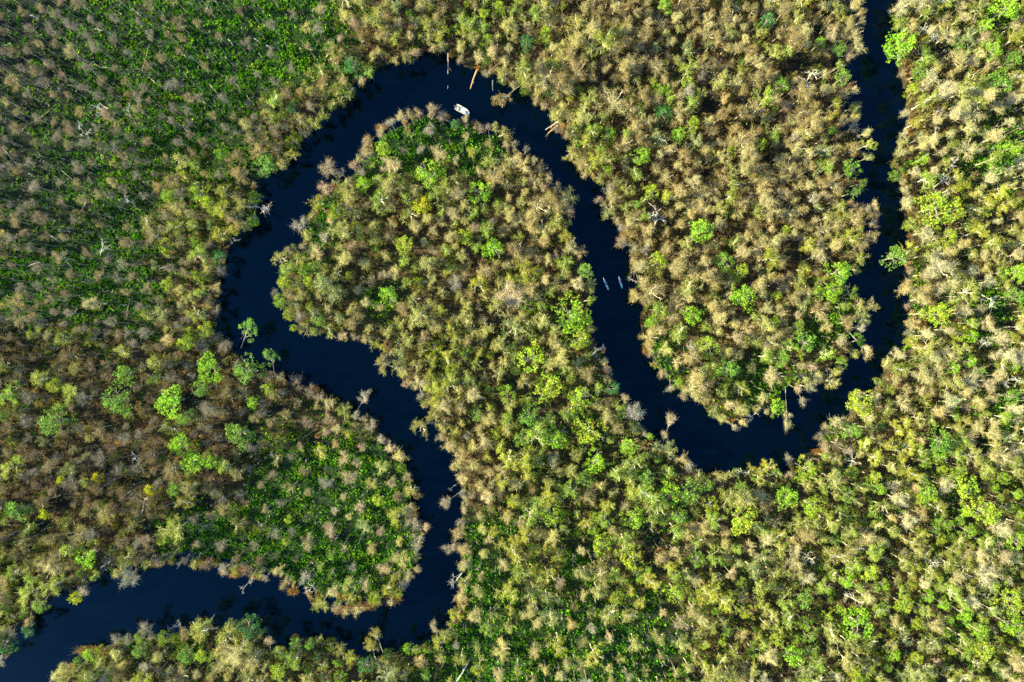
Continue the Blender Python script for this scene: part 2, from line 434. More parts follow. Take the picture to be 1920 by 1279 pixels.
def dead_tree_geo():
    bark, ends = frame_of(5, 3.0, (.32, .74), .82, .17, .45, .6)
    c = Geo()
    for p, d, w in ends:
        if rng.random() < .5: continue
        n = 2
        p0 = np.repeat(p[None], n, 0); v = d / np.linalg.norm(d) * .8 + rng.normal(size=(n, 3)) * .6
        v[:, 2] = np.abs(v[:, 2]) * .7; v /= np.linalg.norm(v, axis=1)[:, None]
        c.ribbons(p0, p0 + v * rng.uniform(.5, 1.3, (n, 1)), rng.uniform(.02, .04, n), shade(n, .9, 1.2, .03))
    return bark, c
def shrub_geo():
    bark = Geo(); c = Geo(); cen = []
    for k in range(7):
        a = rng.uniform(0, 2 * PI); e = rng.uniform(.6, 1.3); d = (math.cos(a) * math.cos(e), math.sin(a) * math.cos(e), math.sin(e))
        st = crooked((0, 0, -.2), d, rng.uniform(2.0, 3.4), 4, .15)
        bark.tube(st, [.07, .055, .04, .03, .012], 4, cap=False); cen += [st[-1], st[-2]]
    c = clumps_geo(cen, rng.uniform(.7, 1.25, len(cen)), 40, (.10, .22), .8, .4, .65, 1.25, .12)
    return bark, c
def reed_geo():
    """a tussock of arching dry blades, radius about 3, height 2.2"""
    c = Geo(); n = 900
    a = rng.uniform(0, 2 * PI, n); r = 2.0 * np.sqrt(rng.uniform(0, 1, n))
    p0 = np.stack([r * np.cos(a), r * np.sin(a), np.full(n, -.2)], 1)
    v = np.stack([np.cos(a) * .35 * r / 2, np.sin(a) * .35 * r / 2, np.full(n, .9)], 1) + rng.normal(size=(n, 3)) * (.25, .25, .1)
    L = rng.uniform(1.1, 2.3, (n, 1)); p1 = p0 + v * L
    p2 = p1 + np.stack([v[:, 0] * 1.4, v[:, 1] * 1.4, v[:, 2] * .1], 1) * rng.uniform(.4, .9, (n, 1))
    t = shade(n, .7, 1.3, .07); w = rng.uniform(.03, .07, n)
    c.ribbons(p0, p1, w, t); c.ribbons(p1, p2, w * .7, t)
    return c
NVAR = {'bare_tree': 6, 'dry_tree': 6, 'gum_tree': 6, 'leafy_tree': 6, 'dead_tree': 5, 'shrub': 3}
MAKE = {'bare_tree': bare_tree_geo, 'dry_tree': dry_tree_geo, 'gum_tree': gum_tree_geo, 'leafy_tree': leafy_tree_geo, 'dead_tree': dead_tree_geo, 'shrub': shrub_geo}
ARR, MESH = {}, {}
for kd, nv in NVAR.items():
    for v in range(nv):
        bk, cr = MAKE[kd]()
        A = bk.arrays(), cr.arrays()
        ARR[kd, v] = A
        MESH[kd, v] = (mesh_from('trunk', *A[0][:2], [M_BARK], A[0][2], smooth=True), mesh_from('twigs' if kd == 'dead_tree' else 'crown', *A[1][:2], [M_LEAF if kd != 'dead_tree' else M_BARK], A[1][2]))
REED = []
for v in range(3):
    A = reed_geo().arrays(); REED.append(mesh_from('reed_blades', *A[:2], [M_GRASS], A[2]))

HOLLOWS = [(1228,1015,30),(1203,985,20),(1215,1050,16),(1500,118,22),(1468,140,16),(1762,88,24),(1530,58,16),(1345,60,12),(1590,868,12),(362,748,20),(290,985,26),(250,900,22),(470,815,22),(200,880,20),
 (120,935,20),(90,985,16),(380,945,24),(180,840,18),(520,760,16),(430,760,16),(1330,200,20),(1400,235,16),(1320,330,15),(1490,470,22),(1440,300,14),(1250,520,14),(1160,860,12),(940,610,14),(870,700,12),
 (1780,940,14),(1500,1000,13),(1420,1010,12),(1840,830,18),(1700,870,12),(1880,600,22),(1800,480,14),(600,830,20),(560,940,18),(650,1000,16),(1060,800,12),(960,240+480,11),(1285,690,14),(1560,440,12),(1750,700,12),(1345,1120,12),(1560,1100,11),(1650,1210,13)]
# ------------------------------------------------------------------ setting: ground sheet with the river's bed cut into it, water, sky
x0, x1, y0, y1, st = -280, 2200, -280, 1560, 6
gx = np.arange(x0, x1 + 1, st); gy = np.arange(y0, y1 + 1, st)
XX, YY = np.meshgrid(gx, gy); PT = np.stack([XX.ravel(), YY.ravel()], 1).astype(float)
SD = sdist(PT, RIVER_G)
def land_z(px, py, sd):
    bump = (vnoise(px / 9., py / 9.) - .5) * .35 + (vnoise(px / 40. + 7, py / 40.) - .5) * .5
    t = np.clip((sd + 6) / 12.0, 0, 1); t = t * t * (3 - 2 * t)
    return -2.2 * (1 - t) + t * (.55 + bump)
def land_h(x, y):
    s = sdist(np.array([[x, y]]), RIVER_G)
    return float(land_z(np.array([x]), np.array([y]), s)[0])
Z = land_z(PT[:, 0], PT[:, 1], SD)
V = np.stack([(PT[:, 0] - 960) * MPX, -(PT[:, 1] - 639.5) * MPX, Z], 1)
nx, ny = len(gx), len(gy)
I = np.arange(nx * ny).reshape(ny, nx)
F = np.stack([I[1:, :-1].ravel(), I[1:, 1:].ravel(), I[:-1, 1:].ravel(), I[:-1, :-1].ravel()], 1)
gn = green_at(PT[:, 0], PT[:, 1])
_out = np.clip(np.maximum.reduce([-PT[:, 0] - 120, PT[:, 0] - 2040, -PT[:, 1] - 120, PT[:, 1] - 1400, np.zeros(len(PT))]) / 120., 0, 1)
gn = gn * (1 - _out) + .5 * _out
wet_and_shade = np.clip(1 - SD / 9., 0, 1) ** 1.5
for ax, ay, ar in HOLLOWS: wet_and_shade = np.maximum(wet_and_shade, np.clip(1.5 - np.hypot(PT[:, 0] - ax, (PT[:, 1] - ay) * 1.15) / ar, 0, .9))  # tree gaps: their shade is painted in with the dark mud colour
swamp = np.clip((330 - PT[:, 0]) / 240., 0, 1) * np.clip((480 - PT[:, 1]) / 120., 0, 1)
wet_and_shade = np.maximum(wet_and_shade, swamp * np.clip(vnoise(PT[:, 0] / 26. + 4, PT[:, 1] / 13.) * 2.0 - .25, 0, .9))  # marsh patches: wet soil colour that also stands in for shade
T = np.stack([wet_and_shade, gn, np.zeros_like(gn)], 1)
# the same sheet runs on to the horizon
far = 4000.0
rim = list(I[0, :]) + list(I[1:, -1]) + list(I[-1, -2::-1]) + list(I[-2:0:-1, 0])
rv = V[rim]; k = len(rim); d = rv[:, :2] / np.abs(rv[:, :2] / np.array([abs(V[:, 0]).max(), abs(V[:, 1]).max()])).max(1)[:, None]
ext = np.concatenate([rv[:, :2] * 12, np.full((k, 1), .5)], 1)
b0 = len(V); V = np.concatenate([V, ext]); T = np.concatenate([T, np.tile((0, .5, 0), (k, 1))])
F = np.concatenate([F, np.array([(rim[i], rim[(i + 1) % k], b0 + (i + 1) % k, b0 + i) for i in range(k)])])
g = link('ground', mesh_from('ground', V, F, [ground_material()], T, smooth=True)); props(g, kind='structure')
wv = np.array([(-215, -160, -.35), (215, -160, -.35), (215, 160, -.35), (-215, 160, -.35)]) 
w = link('river', mesh_from('river', wv, np.array([[0, 1, 2, 3]]), [water_material()])); props(w, kind='structure')

# ------------------------------------------------------------------ labels
ONES = "zero one two three four five six seven eight nine ten eleven twelve thirteen fourteen fifteen sixteen seventeen eighteen nineteen".split()
TENS = "x x twenty thirty forty fifty sixty seventy eighty ninety".split()
def num(n):
    n = int(max(0, min(100, n)))
    if n == 100: return 'hundred'
    if n < 20: return ONES[n]
    return TENS[n // 10] + ('-' + ONES[n % 10] if n % 10 else '')
def area(x, y):
    if x > 1660 and y < 700: return 'right bank'
    if y > 1180 and x < 820: return 'bottom bank'
    if x < 830 and y > 1000: return 'lower-left point'
    if x < 770 and y > 640 and x < 500 + (y - 640) * 1.4: return 'lower-left woods'
    if x < 560 and y < 700: return 'left flat'
    if 500 <= x < 1120 and 190 < y < 700 and sdist([[x, y]], PENINSULA)[0] < 0: return 'round peninsula'
    if x < 850 and y < 260: return 'upper-left flat'
    if y < 830 and x > 860 and (x > 1150 or y < 420): return 'tongue between arms' if y > 330 else 'upper woods'
    if x < 1240: return 'central neck'
    return 'lower-right forest'
PENINSULA = np.array([(500, 330), (640, 290), (700, 210), (900, 190), (1090, 330), (1140, 700), (640, 700), (480, 540)], float)
USED = set()
def auto_label(look, x, y):
    a = area(x, y); px, py = x / 19.2, y / 12.79
    px = min(99.4, max(.6, px)); py = min(99.4, max(.6, py))
    for extra in ('', 'small ', 'taller ', 'wider ', 'slim '):
        s = f"{extra}{look} on the {a}, {num(round(px))} percent across and {num(round(py))} percent down"
        if len(s.split()) > 16: s = s.replace(f' on the {a},', '')
        if s not in USED: break
    USED.add(s); return s

# ------------------------------------------------------------------ colours (real albedo)
COLOURS = {
 'bare_tree': [('grey-pink', (.40, .31, .20)), ('ash-grey', (.35, .32, .25)), ('tan-grey', (.44, .37, .20)), ('brown-grey', (.29, .215, .125))],
 'dry_tree': [('tan', (.37, .31, .13)), ('sandy', (.45, .40, .19)), ('straw-coloured', (.41, .38, .13)), ('brown', (.27, .215, .09)), ('cream', (.46, .42, .25))],
 'gum_tree': [('olive', (.235, .26, .045)), ('khaki', (.305, .30, .085)), ('yellow-olive', (.33, .34, .042)), ('grey-green', (.25, .285, .10))],
 'leafy_tree': [('bright green', (.23, .37, .035)), ('mid green', (.17, .28, .045)), ('yellow-green', (.31, .38, .035)), ('deep green', (.07, .18, .05)), ('yellow', (.36, .32, .010))],
 'shrub': [('rusty orange', (.30, .16, .045)), ('yellow', (.36, .34, .025)), ('tan', (.33, .24, .11)), ('green', (.09, .19, .015))],
}
BARK = {'bare_tree': (.46, .40, .32), 'dry_tree': (.55, .48, .36), 'gum_tree': (.54, .49, .38), 'leafy_tree': (.30, .26, .21), 'dead_tree': (.62, .59, .54), 'shrub': (.22, .16, .1)}
NOUN = {'bare_tree': 'bare tree', 'dry_tree': 'dry-leaved tree', 'gum_tree': 'wispy tree', 'leafy_tree': 'leafy tree', 'dead_tree': 'dead tree', 'shrub': 'shrub'}
GROUP = {'bare_tree': 'bare grey trees of the swamp forest', 'dry_tree': 'dry-leaved tan trees of the forest', 'gum_tree': 'wispy olive trees of the forest',
         'leafy_tree': 'green leafy trees of the forest', 'dead_tree': 'dead white trees of the forest', 'shrub': 'coloured shrubs of the forest'}
TOPZ = {'bare_tree': .78, 'dry_tree': .8, 'gum_tree': .78, 'leafy_tree': .75, 'dead_tree': .7, 'shrub': .3}
RAD = {'bare_tree': 3.0, 'dry_tree': 3.0, 'gum_tree': 3.0, 'leafy_tree': 3.1, 'dead_tree': 3.0, 'shrub': 2.6}

def pose(kd, x, y, r, h, base=None):
    """location, rotation, scale of a tree whose crown shows at pixel x, y with radius r pixels"""
    zc = h * TOPZ[kd]
    c = P(x, y, zc)
    if base is None:
        bx, by = ground_px(x, y, zc)
        if sdist([[bx, by]], RIVER_G)[0] < 4:                       # the crown hangs over the water: stand the tree on the nearest bank
            best = None
            for a in range(24):
                for q in (6, 10, 15, 20, 26, 33, 42):
                    tx, ty = bx + q * math.cos(a * PI / 12), by + q * math.sin(a * PI / 12)
                    if (best is None or q < best[0]) and sdist([[tx, ty]], RIVER_G)[0] > 4: best = (q, tx, ty); break
            if best: bx, by = best[1:]
    else: bx, by = base
    b = P(bx, by, 0); b.z = max(-.6, land_h(bx, by)) - .05
    d = c - b
    q = Vector((0, 0, 1)).rotation_difference(d) @ Quaternion((0, 0, 1), random.uniform(0, 2 * PI))
    rm = r * TANH * (CAM_H - zc) / 960.0
    hz = d.length / TOPZ[kd] / 10.0
    s = rm / RAD[kd]
    return b, q, Vector((s, s, hz))
def plant(kd, x, y, r, h, colour, label, base=None, group=None, cat='tree', var=None, bark=None):
    b, q, s = pose(kd, x, y, r, h, base)
    o = bpy.data.objects.new(kd, None); COL.objects.link(o); o.empty_display_size = .5
    o.location = b; o.rotation_mode = 'QUATERNION'; o.rotation_quaternion = q; o.scale = s
    v = random.randrange(NVAR[kd]) if var is None else var
    tm, cm = MESH[kd, v]
    t = link('trunk', tm, o); t.color = (bark or BARK[kd]) + (1,)
    c = link('crown' if kd == 'dead_tree' else ('foliage' if kd == 'shrub' else 'crown'), cm, o); c.color = tuple(colour) + (1,)
    props(o, label, cat, group or GROUP[kd])
    return o
def jit(c, a=.10):
    k = random.uniform(1 - a, 1 + a); return tuple(max(.004, v * k * random.uniform(.95, 1.05)) for v in c)

# ------------------------------------------------------------------ green trees where the photo has them: x, y, radius, tone (b m y d Y o), own label
TONE = {'b': ('bright green', (.23, .40, .030)), 'm': ('mid green', (.16, .29, .045)), 'y': ('yellow-green', (.30, .385, .035)), 'd': ('deep green', (.07, .19, .055)), 'Y': ('yellow', (.42, .43, .018)), 'o': ('pale olive', (.27, .30, .055))}
GREENS = [
 (1690,85,32,'b','large rounded bright green tree alone on the right bank beside the uppermost river stretch'),
 (1072,589,34,'b','largest bright green tree at the water edge left of the two kayaks, lower down'),
 (1087,636,22,'y','yellow-green tree touching the lower side of the big bright tree below the kayaks'),
 (790,383,17,'Y','small bright yellow tree in the middle of the round peninsula'),
 (467,613,15,'m','lone green leaning tree with bare slanting trunk over the left bend of the river',(450,653)),
 (505,666,13,'m','small green tree standing in the water just below the lone leaning tree'),
 (497,312,22,'m','rounded green tree at the outer bank of the big upper-left bend'),
 (1098,506,16,'m','dark-edged green tree hanging over the water directly left of the kayaks'),
 (1680,483,20,'m','green tree reaching left across the water from the middle of the right bank'),
 (1610,753,24,'y','big yellow-green tree at the lower right turn of the river'),
 (413,287,14,'b','small bright green tree on the left flat beside the olive band near the bend'),
 (1753,387,32,'y','broad yellow-green tree, larger of the pair on the right bank'),
 (1790,393,23,'y','narrower yellow-green tree of the pair on the right bank'),
 (1730,297,12,'b','small round bright green tree close to the right river arm, among brown shrubs'),
 (410,483,14,'d','deep teal-green tree at the left bank of the big bend'),
 (470,1179,22,'d','deep green tree standing out into the bottom reach of the river'),
 (427,1186,22,'o','tall olive tree beside the deep green one in the bottom reach'),
 (180,895,10,'Y','small yellow tree in the dark lower-left woods'),
 (283,919,12,'Y','yellow tree under a brown crown in the lower-left woods'),
 (1457,766,16,'b','bright green tree dipping into the water at the tip of the tongue'),
 (763,1216,9,'b','little ring-shaped bright green tree on the bottom bank'),
 (163,1042,24,'b','bright green tree above the bank of the lower-left reach'),
 (1513,879,20,'y','yellow-green tree at the bank below the lowest bend of the river'),
 (1607,1166,32,'b','large bright green tree in the lower-right forest, above its smaller bright neighbour'),
 (1487,1232,22,'b','bright green tree nearest the bottom edge of the lower-right forest'),
 (373,360,22,'y'),(548,203,12,'d'),(390,380,16,'y'),(660,123,18,'d'),(907,25,12,'y'),(937,13,12,'y'),(1023,63,14,'y'),(987,80,16,'d'),
 (1140,250,16,'b'),(1203,293,18,'b'),(1243,213,18,'d'),(1273,253,15,'b'),(803,327,26,'b'),(902,360,22,'b'),(680,347,14,'b'),(717,280,16,'y'),
 (1247,7,14,'b'),(853,233,10,'d'),(1193,383,8,'m'),(1440,37,14,'d'),(1537,80,11,'b'),(1887,17,24,'b'),(1850,47,14,'b'),(1573,90,15,'m'),
 (1463,160,16,'m'),(1453,97,17,'o'),(1583,143,14,'m'),(1427,270,12,'y'),(1597,320,20,'m'),(1873,160,24,'m'),(1897,113,20,'m'),(1900,277,18,'b'),
 (1315,430,26,'b'),(1603,360,10,'m'),(1710,170,12,'y'),(1300,233,15,'y'),(1560,243,8,'m'),(1630,272,10,'o'),(370,516,11,'y'),(313,533,12,'y'),
 (307,463,14,'y'),(383,619,15,'y'),(347,643,16,'y'),(393,689,26,'b'),(460,693,27,'m'),(233,699,20,'m'),(220,746,29,'m'),(320,753,28,'b'),(347,783,16,'m'),
 (377,729,18,'m'),(473,756,11,'b'),(97,789,27,'m'),(77,709,18,'o'),(100,723,15,'y'),(133,733,17,'o'),(447,813,25,'m'),(340,836,22,'b'),(3,779,13,'m'),
 (290,679,14,'o'),(230,659,14,'o'),(500,729,12,'y'),(533,529,14,'y'),(760,459,20,'y'),(870,443,16,'y'),(927,466,20,'b'),(730,553,17,'b'),
 (1000,669,26,'y'),(1030,726,30,'y'),(1150,729,13,'d'),(1087,746,24,'y'),(993,779,20,'m'),(1040,823,24,'b'),(1107,809,27,'y'),(1233,493,18,'y'),
 (1220,603,12,'b'),(1273,719,10,'b'),(1357,489,18,'m'),(1390,509,16,'y'),(1397,559,22,'b'),(1297,593,21,'b'),(1573,510,22,'b'),(1563,546,19,'b'),
 (1327,649,21,'y'),(1513,643,19,'m'),(1467,673,14,'m'),(1367,693,20,'m'),(1600,809,16,'m'),(1763,589,24,'y'),(1823,629,12,'b'),(1910,509,18,'b'),
 (1907,556,16,'m'),(1777,443,18,'y'),(1763,826,25,'m'),(1897,743,16,'m'),(1837,693,10,'m'),(30,955,20,'m'),(80,962,11,'Y'),(113,900,7,'Y'),
 (362,869,26,'b'),(393,866,18,'b'),(327,919,15,'m'),(327,992,24,'o'),(303,1012,10,'y'),(17,879,16,'o'),(540,975,8,'y'),(537,1015,8,'y'),(620,1039,10,'m'),
 (380,1179,23,'o'),(347,1229,18,'m'),(553,1206,12,'m'),(580,1209,9,'m'),(260,1219,15,'m'),(53,1112,20,'o'),(100,1099,18,'o'),(143,1122,13,'Y'),(10,1212,18,'d'),
 (53,1186,10,'d'),(523,1259,18,'y'),(377,1229,14,'y'),(797,1266,10,'m'),(710,939,12,'y'),(1117,865,20,'b'),(1093,902,18,'m'),(1033,965,22,'y'),
 (1213,895,15,'m'),(1257,925,22,'b'),(1273,969,15,'m'),(1187,972,20,'b'),(1187,1052,22,'y'),(1127,1025,20,'y'),(1267,1112,18,'y'),(683,1246,16,'d'),
 (1293,925,24,'m'),(1327,909,12,'m'),(1333,949,16,'y'),(1390,975,27,'y'),(1477,935,24,'b'),(1527,949,21,'y'),(1760,855,15,'b'),(1813,919,25,'y'),
 (1847,962,29,'y'),(1910,1012,20,'b'),(1587,1089,15,'b'),(1633,1072,17,'y'),(1740,1119,12,'b'),(1770,1132,11,'b'),(1810,1152,14,'b'),
 (1897,1125,28,'y'),(1897,1172,22,'b'),(1847,1219,18,'y'),(1310,1052,15,'m'),(1507,1125,19,'m'),(1697,1135,16,'y'),(1457,1199,14,'y'),
]
OCC = []                       # occupied crowns: x, y, radius
for e in GREENS:
    x, y, r, tn = e[:4]
    nm, col = TONE[tn]
    lab = e[4] if len(e) > 4 else auto_label(f'{nm} leafy tree', x, y)
    base = e[5] if len(e) > 5 else None
    kd = 'gum_tree' if tn == 'o' else 'leafy_tree'
    plant(kd, x, y, r * 1.12, random.uniform(10.5, 13) * (.7 + .3 * min(1.2, r / 20)), jit(tuple(v * 1.12 for v in col), .12), lab, base)
    OCC.append((x, y, r * 1.0))

# ------------------------------------------------------------------ dead and leaning trees, by hand: kind, crown x, y, r, base x, y, height, colour, label
W = (.62, .59, .54); GREYW = (.42, .40, .38)
SPECIAL = [
 ('dead_tree', 495,384,21,(462,388),8,(.46,.43,.38),'bleached dead tree with spreading limbs over the water at the left bend'),
 ('dead_tree',1519,146,22,(1507,178),9,(.72,.70,.66),'stark white dead tree in a dark gap of the upper right woods'),
 ('dead_tree', 247,858,16,None,7,W,'small twisted white dead tree in the dark lower-left woods'),
 ('dead_tree',1229,402,20,(1225,436),10,W,'tall crooked white dead tree near the bank above the kayaks'),
 ('dead_tree',1765,338,16,(1749,354),10,W,'upper white forked dead tree on the right bank above the yellow-green pair'),
 ('dead_tree',1762,364,15,(1776,368),9,W,'lower white sprawling dead tree on the right bank above the yellow-green pair'),
 ('dead_tree',1790,308,15,(1771,320),11,W,'white curved dead trunk beside the pale crowns of the right bank'),
 ('dead_tree',1762,208,13,(1747,216),10,(.5,.46,.38),'pale leaning trunk below the shadow of the lone bright tree on the right bank'),
 ('dead_tree',1757,250,14,(1744,263),10,(.5,.46,.38),'cream forked trunk between yellow sprays on the right bank'),
 ('dead_tree',1856,562,16,(1838,552),9,W,'curling white dead limbs in the green gap of the right forest'),
 ('dead_tree',1846,640,16,(1832,655),9,W,'white dead tree beside a small bright green bush in the right forest'),
 ('dead_tree',1898,714,16,(1872,720),10,W,'white dead limbs reaching the right edge of the photo'),
 ('dead_tree',1728,56,12,(1720,68),9,W,'white dead limbs just right of the lone bright tree'),
 ('dead_tree',1748,72,12,(1738,82),8,W,'second white dead snag right of the lone bright tree, by its shadow'),
 ('dead_tree', 328,1172,15,(352,1184),3.5,GREYW,'grey dead branches fanned in the water of the bottom reach'),
 ('dead_tree', 202,1056,15,(190,1064),6,(.45,.52,.50),'pale blue-grey dead tree on the bank beside a bright green tree'),
 ('dead_tree', 462,1098,9,(487,1060),6,GREYW,'thin dead tree leaning down over the lower-left reach'),
 ('dead_tree', 337,1058,9,(356,1038),6,GREYW,'grey dead pole leaning over the water between tan reeds'),
 ('bare_tree', 423,1065,12,None,7,(.36,.33,.29),'grey spindly tree at the bank among reeds of the lower-left reach'),
 ('bare_tree', 247,1082,22,None,8,(.30,.30,.22),'grey-green weeping bare tree over the lower-left reach'),
 ('dead_tree', 583,1106,14,(592,1090),5,W,'white forked dead branch at the bank near the lower left corner bend'),
 ('bare_tree', 682,749,11,(665,780),8,(.37,.33,.25),'slim tan tree leaning on a pale trunk over the diagonal reach'),
 ('bare_tree', 697,797,13,None,8,(.34,.28,.19),'tan bare tree drooping over the diagonal reach from the lower-left woods'),
 ('gum_tree', 722,683,19,(750,692),8,(.26,.23,.08),'olive tree with white limbs hanging over the diagonal reach from the neck'),
 ('gum_tree', 789,798,16,(818,792),8,(.25,.23,.06),'olive tree stretched out over the water from the central neck'),
 ('gum_tree', 940,186,13,(975,160),5,(.31,.23,.08),'long pale fallen tree with a tan tuft reaching into the upper bend'),
 ('bare_tree', 840,939,13,None,7,(.36,.31,.22),'tan bare tree out over the water, upper of two on the narrow reach'),
 ('bare_tree', 846,1025,13,None,7,(.36,.31,.22),'tan bare tree out over the water, lower of two on the narrow reach'),
 ('dead_tree', 848,1086,11,(868,1074),3,(.58,.56,.52),'white dead limb dipping into the narrow reach near its lower bend'),
 ('dead_tree', 632+215,912,7,(862,905),3,(.55,.55,.55),'small white snag over the narrow reach above the two tan trees'),
 ('bare_tree', 815,1178,9,(823,1202),7,(.40,.34,.22),'slim pale leaning tree at the lower end of the narrow reach'),
 ('gum_tree', 706,1190,10,(718,1226),9,(.26,.24,.07),'taller slanting olive tree on two thin trunks, bottom bank'),
 ('gum_tree', 697,1212,14,(706,1236),8,(.27,.25,.05),'shorter rounded olive tree on thin trunks, bottom bank'),
 ('dry_tree', 958,556,33,None,10,(.42,.34,.20),'large pale branching tree in the middle of the central neck'),
 ('dead_tree',1122,659,16,(1105,668),8,GREYW,'grey dead limbs in shade over the kayak reach below the bright tree'),
 ('bare_tree',1187,772,20,None,8,(.36,.34,.30),'grey twiggy tree over the water at the lower left of the kayak reach'),
 ('bare_tree',1245,818,8,None,7,(.40,.33,.21),'smaller tan bare tree at the foot of the one leaning into the lower bend'),
 ('bare_tree',1256,792,8,(1240,836),9,(.38,.31,.20),'tan bare tree leaning into the river at the lower bend'),
 ('bare_tree',1172,457,13,(1207,471),7,(.38,.32,.22),'bare tree stretched over the water above right of the kayaks'),
 ('dead_tree',1188,523,9,(1203,537),5,(.55,.5,.42),'short pale snag at the bank right of the kayaks'),
 ('bare_tree',1505,752,9,(1499,738),7,(.34,.31,.25),'grey tree drooping into the water off the tip of the tongue'),
 ('dead_tree',1410,783,11,(1424,768),4,W,'white fallen limb at the tip of the tongue of land'),
 ('gum_tree',1633,576,13,None,8,(.25,.23,.09),'olive tree overhanging the right river arm from the tongue'),
 ('dead_tree', 440,452,10,(428,462),6,GREYW,'grey dead branch over the water at the left bank below the bleached tree'),
 ('bare_tree', 617,318,20,(632,335),8,(.34,.27,.18),'grey-tan bare tree alone in the water at the upper left of the peninsula'),
 ('dead_tree',1597,1125,22,None,9,(.52,.47,.36),'curling pale dead limbs in the middle of the lower-right forest'),
 ('dead_tree',1520,1046,18,None,9,(.58,.54,.46),'white forked dead limbs above the green patch of the lower-right forest'),
 ('dead_tree',1748,1052,17,None,9,W,'white looping dead branch in the lower-right forest'),
 ('dead_tree',1390,888,17,None,8,(.50,.52,.32),'pale-limbed tree spreading at the bank of the lowest bend'),
 ('dead_tree',1600,866,16,None,9,(.58,.54,.46),'white dead limbs behind the bank at the lower right turn'),
 ('dead_tree', 182,205,15,(210,217),10,(.55,.56,.55),'white bent dead trunk on the left flat under a spreading top'),
 ('dead_tree', 155,242,15,(172,262),10,(.55,.53,.48),'white forked dead tree amid bare crowns of the left flat'),
 ('dead_tree', 240,208,12,(258,236),10,(.56,.53,.48),'pale slanting trunk with a thin top, right part of the left flat'),
 ('dead_tree', 235,375,13,None,8,(.58,.56,.52),'white star-shaped dead top near the olive band of the left flat'),
 ('dead_tree', 195,460,14,(190,478),8,(.5,.52,.5),'grey dead tree with arms out, middle of the left flat'),
 ('dead_tree',1655,60,6,None,4,(.5,.5,.5),None),
]
for kd, x, y, r, base, h, col, lab in SPECIAL:
    if lab is None: continue
    if kd == 'dead_tree':
        plant(kd, x, y, r, h, col, lab, base, bark=col)
    else:
        plant(kd, x, y, r * 1.1, h, col, lab, base)
    OCC.append((x, y, r * .6))

# ------------------------------------------------------------------ shrubs and reed tussocks on the banks
SHRUBS = [(755,220,8,0),(1050,236,9,0),(847,104,7,0),(897,126,7,0),(317,636,13,0),(417,716,14,0),(447,759,13,0),(593,726,13,0),(267,793,22,0),(230,826,15,0),(367,833,12,1),
 (1380,781,12,0),(130,1249,8,0),(1597,789,12,2),(420,655,16,0),(720,1180+60,9,1),(1547,859,14,2),(1790,300,8,0),(1700,248,9,0),(1757,262,9,0),(1800,650,9,0),(1735,610,12,0),(1735,650,13,0),
 (853,228,9,3),(640,1120,8,0),(215,985,10,1),(1140,690,9,0),(1700,330,8,0),(1480,215,9,0),(1100,700,9,0),(1235,1035,10,0),(1250,1010,9,0)]
for x, y, r, c in SHRUBS:
    nm, col = COLOURS['shrub'][c]
    plant('shrub', x, y, r * 1.1, random.uniform(4, 6), jit(col), auto_label(f'{nm} shrub', x, y), None, cat='shrub')
REEDS = [(832,219,10,5),(690,268,8,14),(293,1055,13,7),(323,1051,8,5),(373,1055,14,8),(447,1065,11,6),(440,1077,10,5),(673,1135,22,9),(700,1127,13,13),(737,1120,14,11),(773,960,9,16),(170,1219,26,8),
 (550,1108,10,6),(640,1142,12,7),(480,1080,9,5),(1535,846,14,6),(1206,600,6,14),(715,240,10,6),(1168,445,7,10),(866,1130,7,16),(857,1155,7,12),(1210,650,6,12),(1186,498,6,13),(420,1071,8,5),(600,1130,11,6)]
for i, (x, y, rx, ry) in enumerate(REEDS):
    o = bpy.data.objects.new('reed_clump', None); COL.objects.link(o)
    b = P(x, y, .3); b.z = max(-.3, land_h(x, y)); o.location = b
    c = link('reed_blades', REED[i % 3], o); c.color = jit((.44, .30, .12) if i % 3 else (.42, .25, .08)) + (1,)
    o.scale = (rx * MPX / 2.6, ry * MPX / 2.6, .8)
    props(o, auto_label('dry reed clump', x, y), 'reeds', 'dry reed clumps along the water')

# ------------------------------------------------------------------ logs: pale fallen trunks in the water and on the flats
M_LOG = tinted('log_wood', 0, .8, .35, 3.0)
def log(x0, y0, x1, y1, r, col, label, z0=.2, z1=-.3, branches=1, group='fallen logs'):
    a = P(x0, y0, 0); b = P(x1, y1, 0)
    a.z = z0 if z0 is not None else land_h(x0, y0) + .25; b.z = z1 if z1 is not None else land_h(x1, y1) + .3
    L = (b - a).length
    g = Geo(); n = 8; pts = []
    bend = random.uniform(-.04, .04) * L
    for i in range(n + 1):
        t = i / n; pts.append(np.array((t * L, math.sin(t * PI) * bend + random.gauss(0, .03), random.gauss(0, .02))))
    g.tube(pts, [r * (1.15 if i == 0 else 1 - .6 * i / n) for i in range(n + 1)], 8)
    o = link('fallen_log', mesh_from('fallen_log', *g.arrays()[:2], [M_LOG], g.arrays()[2], smooth=True))
    o.location = a; o.rotation_mode = 'QUATERNION'; o.rotation_quaternion = Vector((1, 0, 0)).rotation_difference(b - a)
    o.color = tuple(col) + (1,)
    for k in range(branches):
        i = random.randint(4, 7); s = random.choice((-1, 1)); bl = L * random.uniform(.12, .28)
        q = Geo(); p = pts[i]
        q.tube([p, p + np.array((bl * .5, s * bl * .35, .12)), p + np.array((bl * .9, s * bl * .6, .2))], [r * .4, r * .28, r * .1], 5)
        c = link('branch', mesh_from('branch', *q.arrays()[:2], [M_LOG], q.arrays()[2], smooth=True), o); c.color = tuple(col) + (1,)
    props(o, label, 'log', group)
    return o
log(841,100,840,138,.30,(.36,.26,.19),'long straight brown log jutting from the top bank into the upper bend')
log(897,127,882,166,.36,(.38,.24,.13),'thick brown log slanting into the water right of the straight log')
log(924,150,924,170,.09,(.24,.26,.25),'thin upright-lying pale stick in the water left of the fallen tufted tree', -.15, -.25, 0)
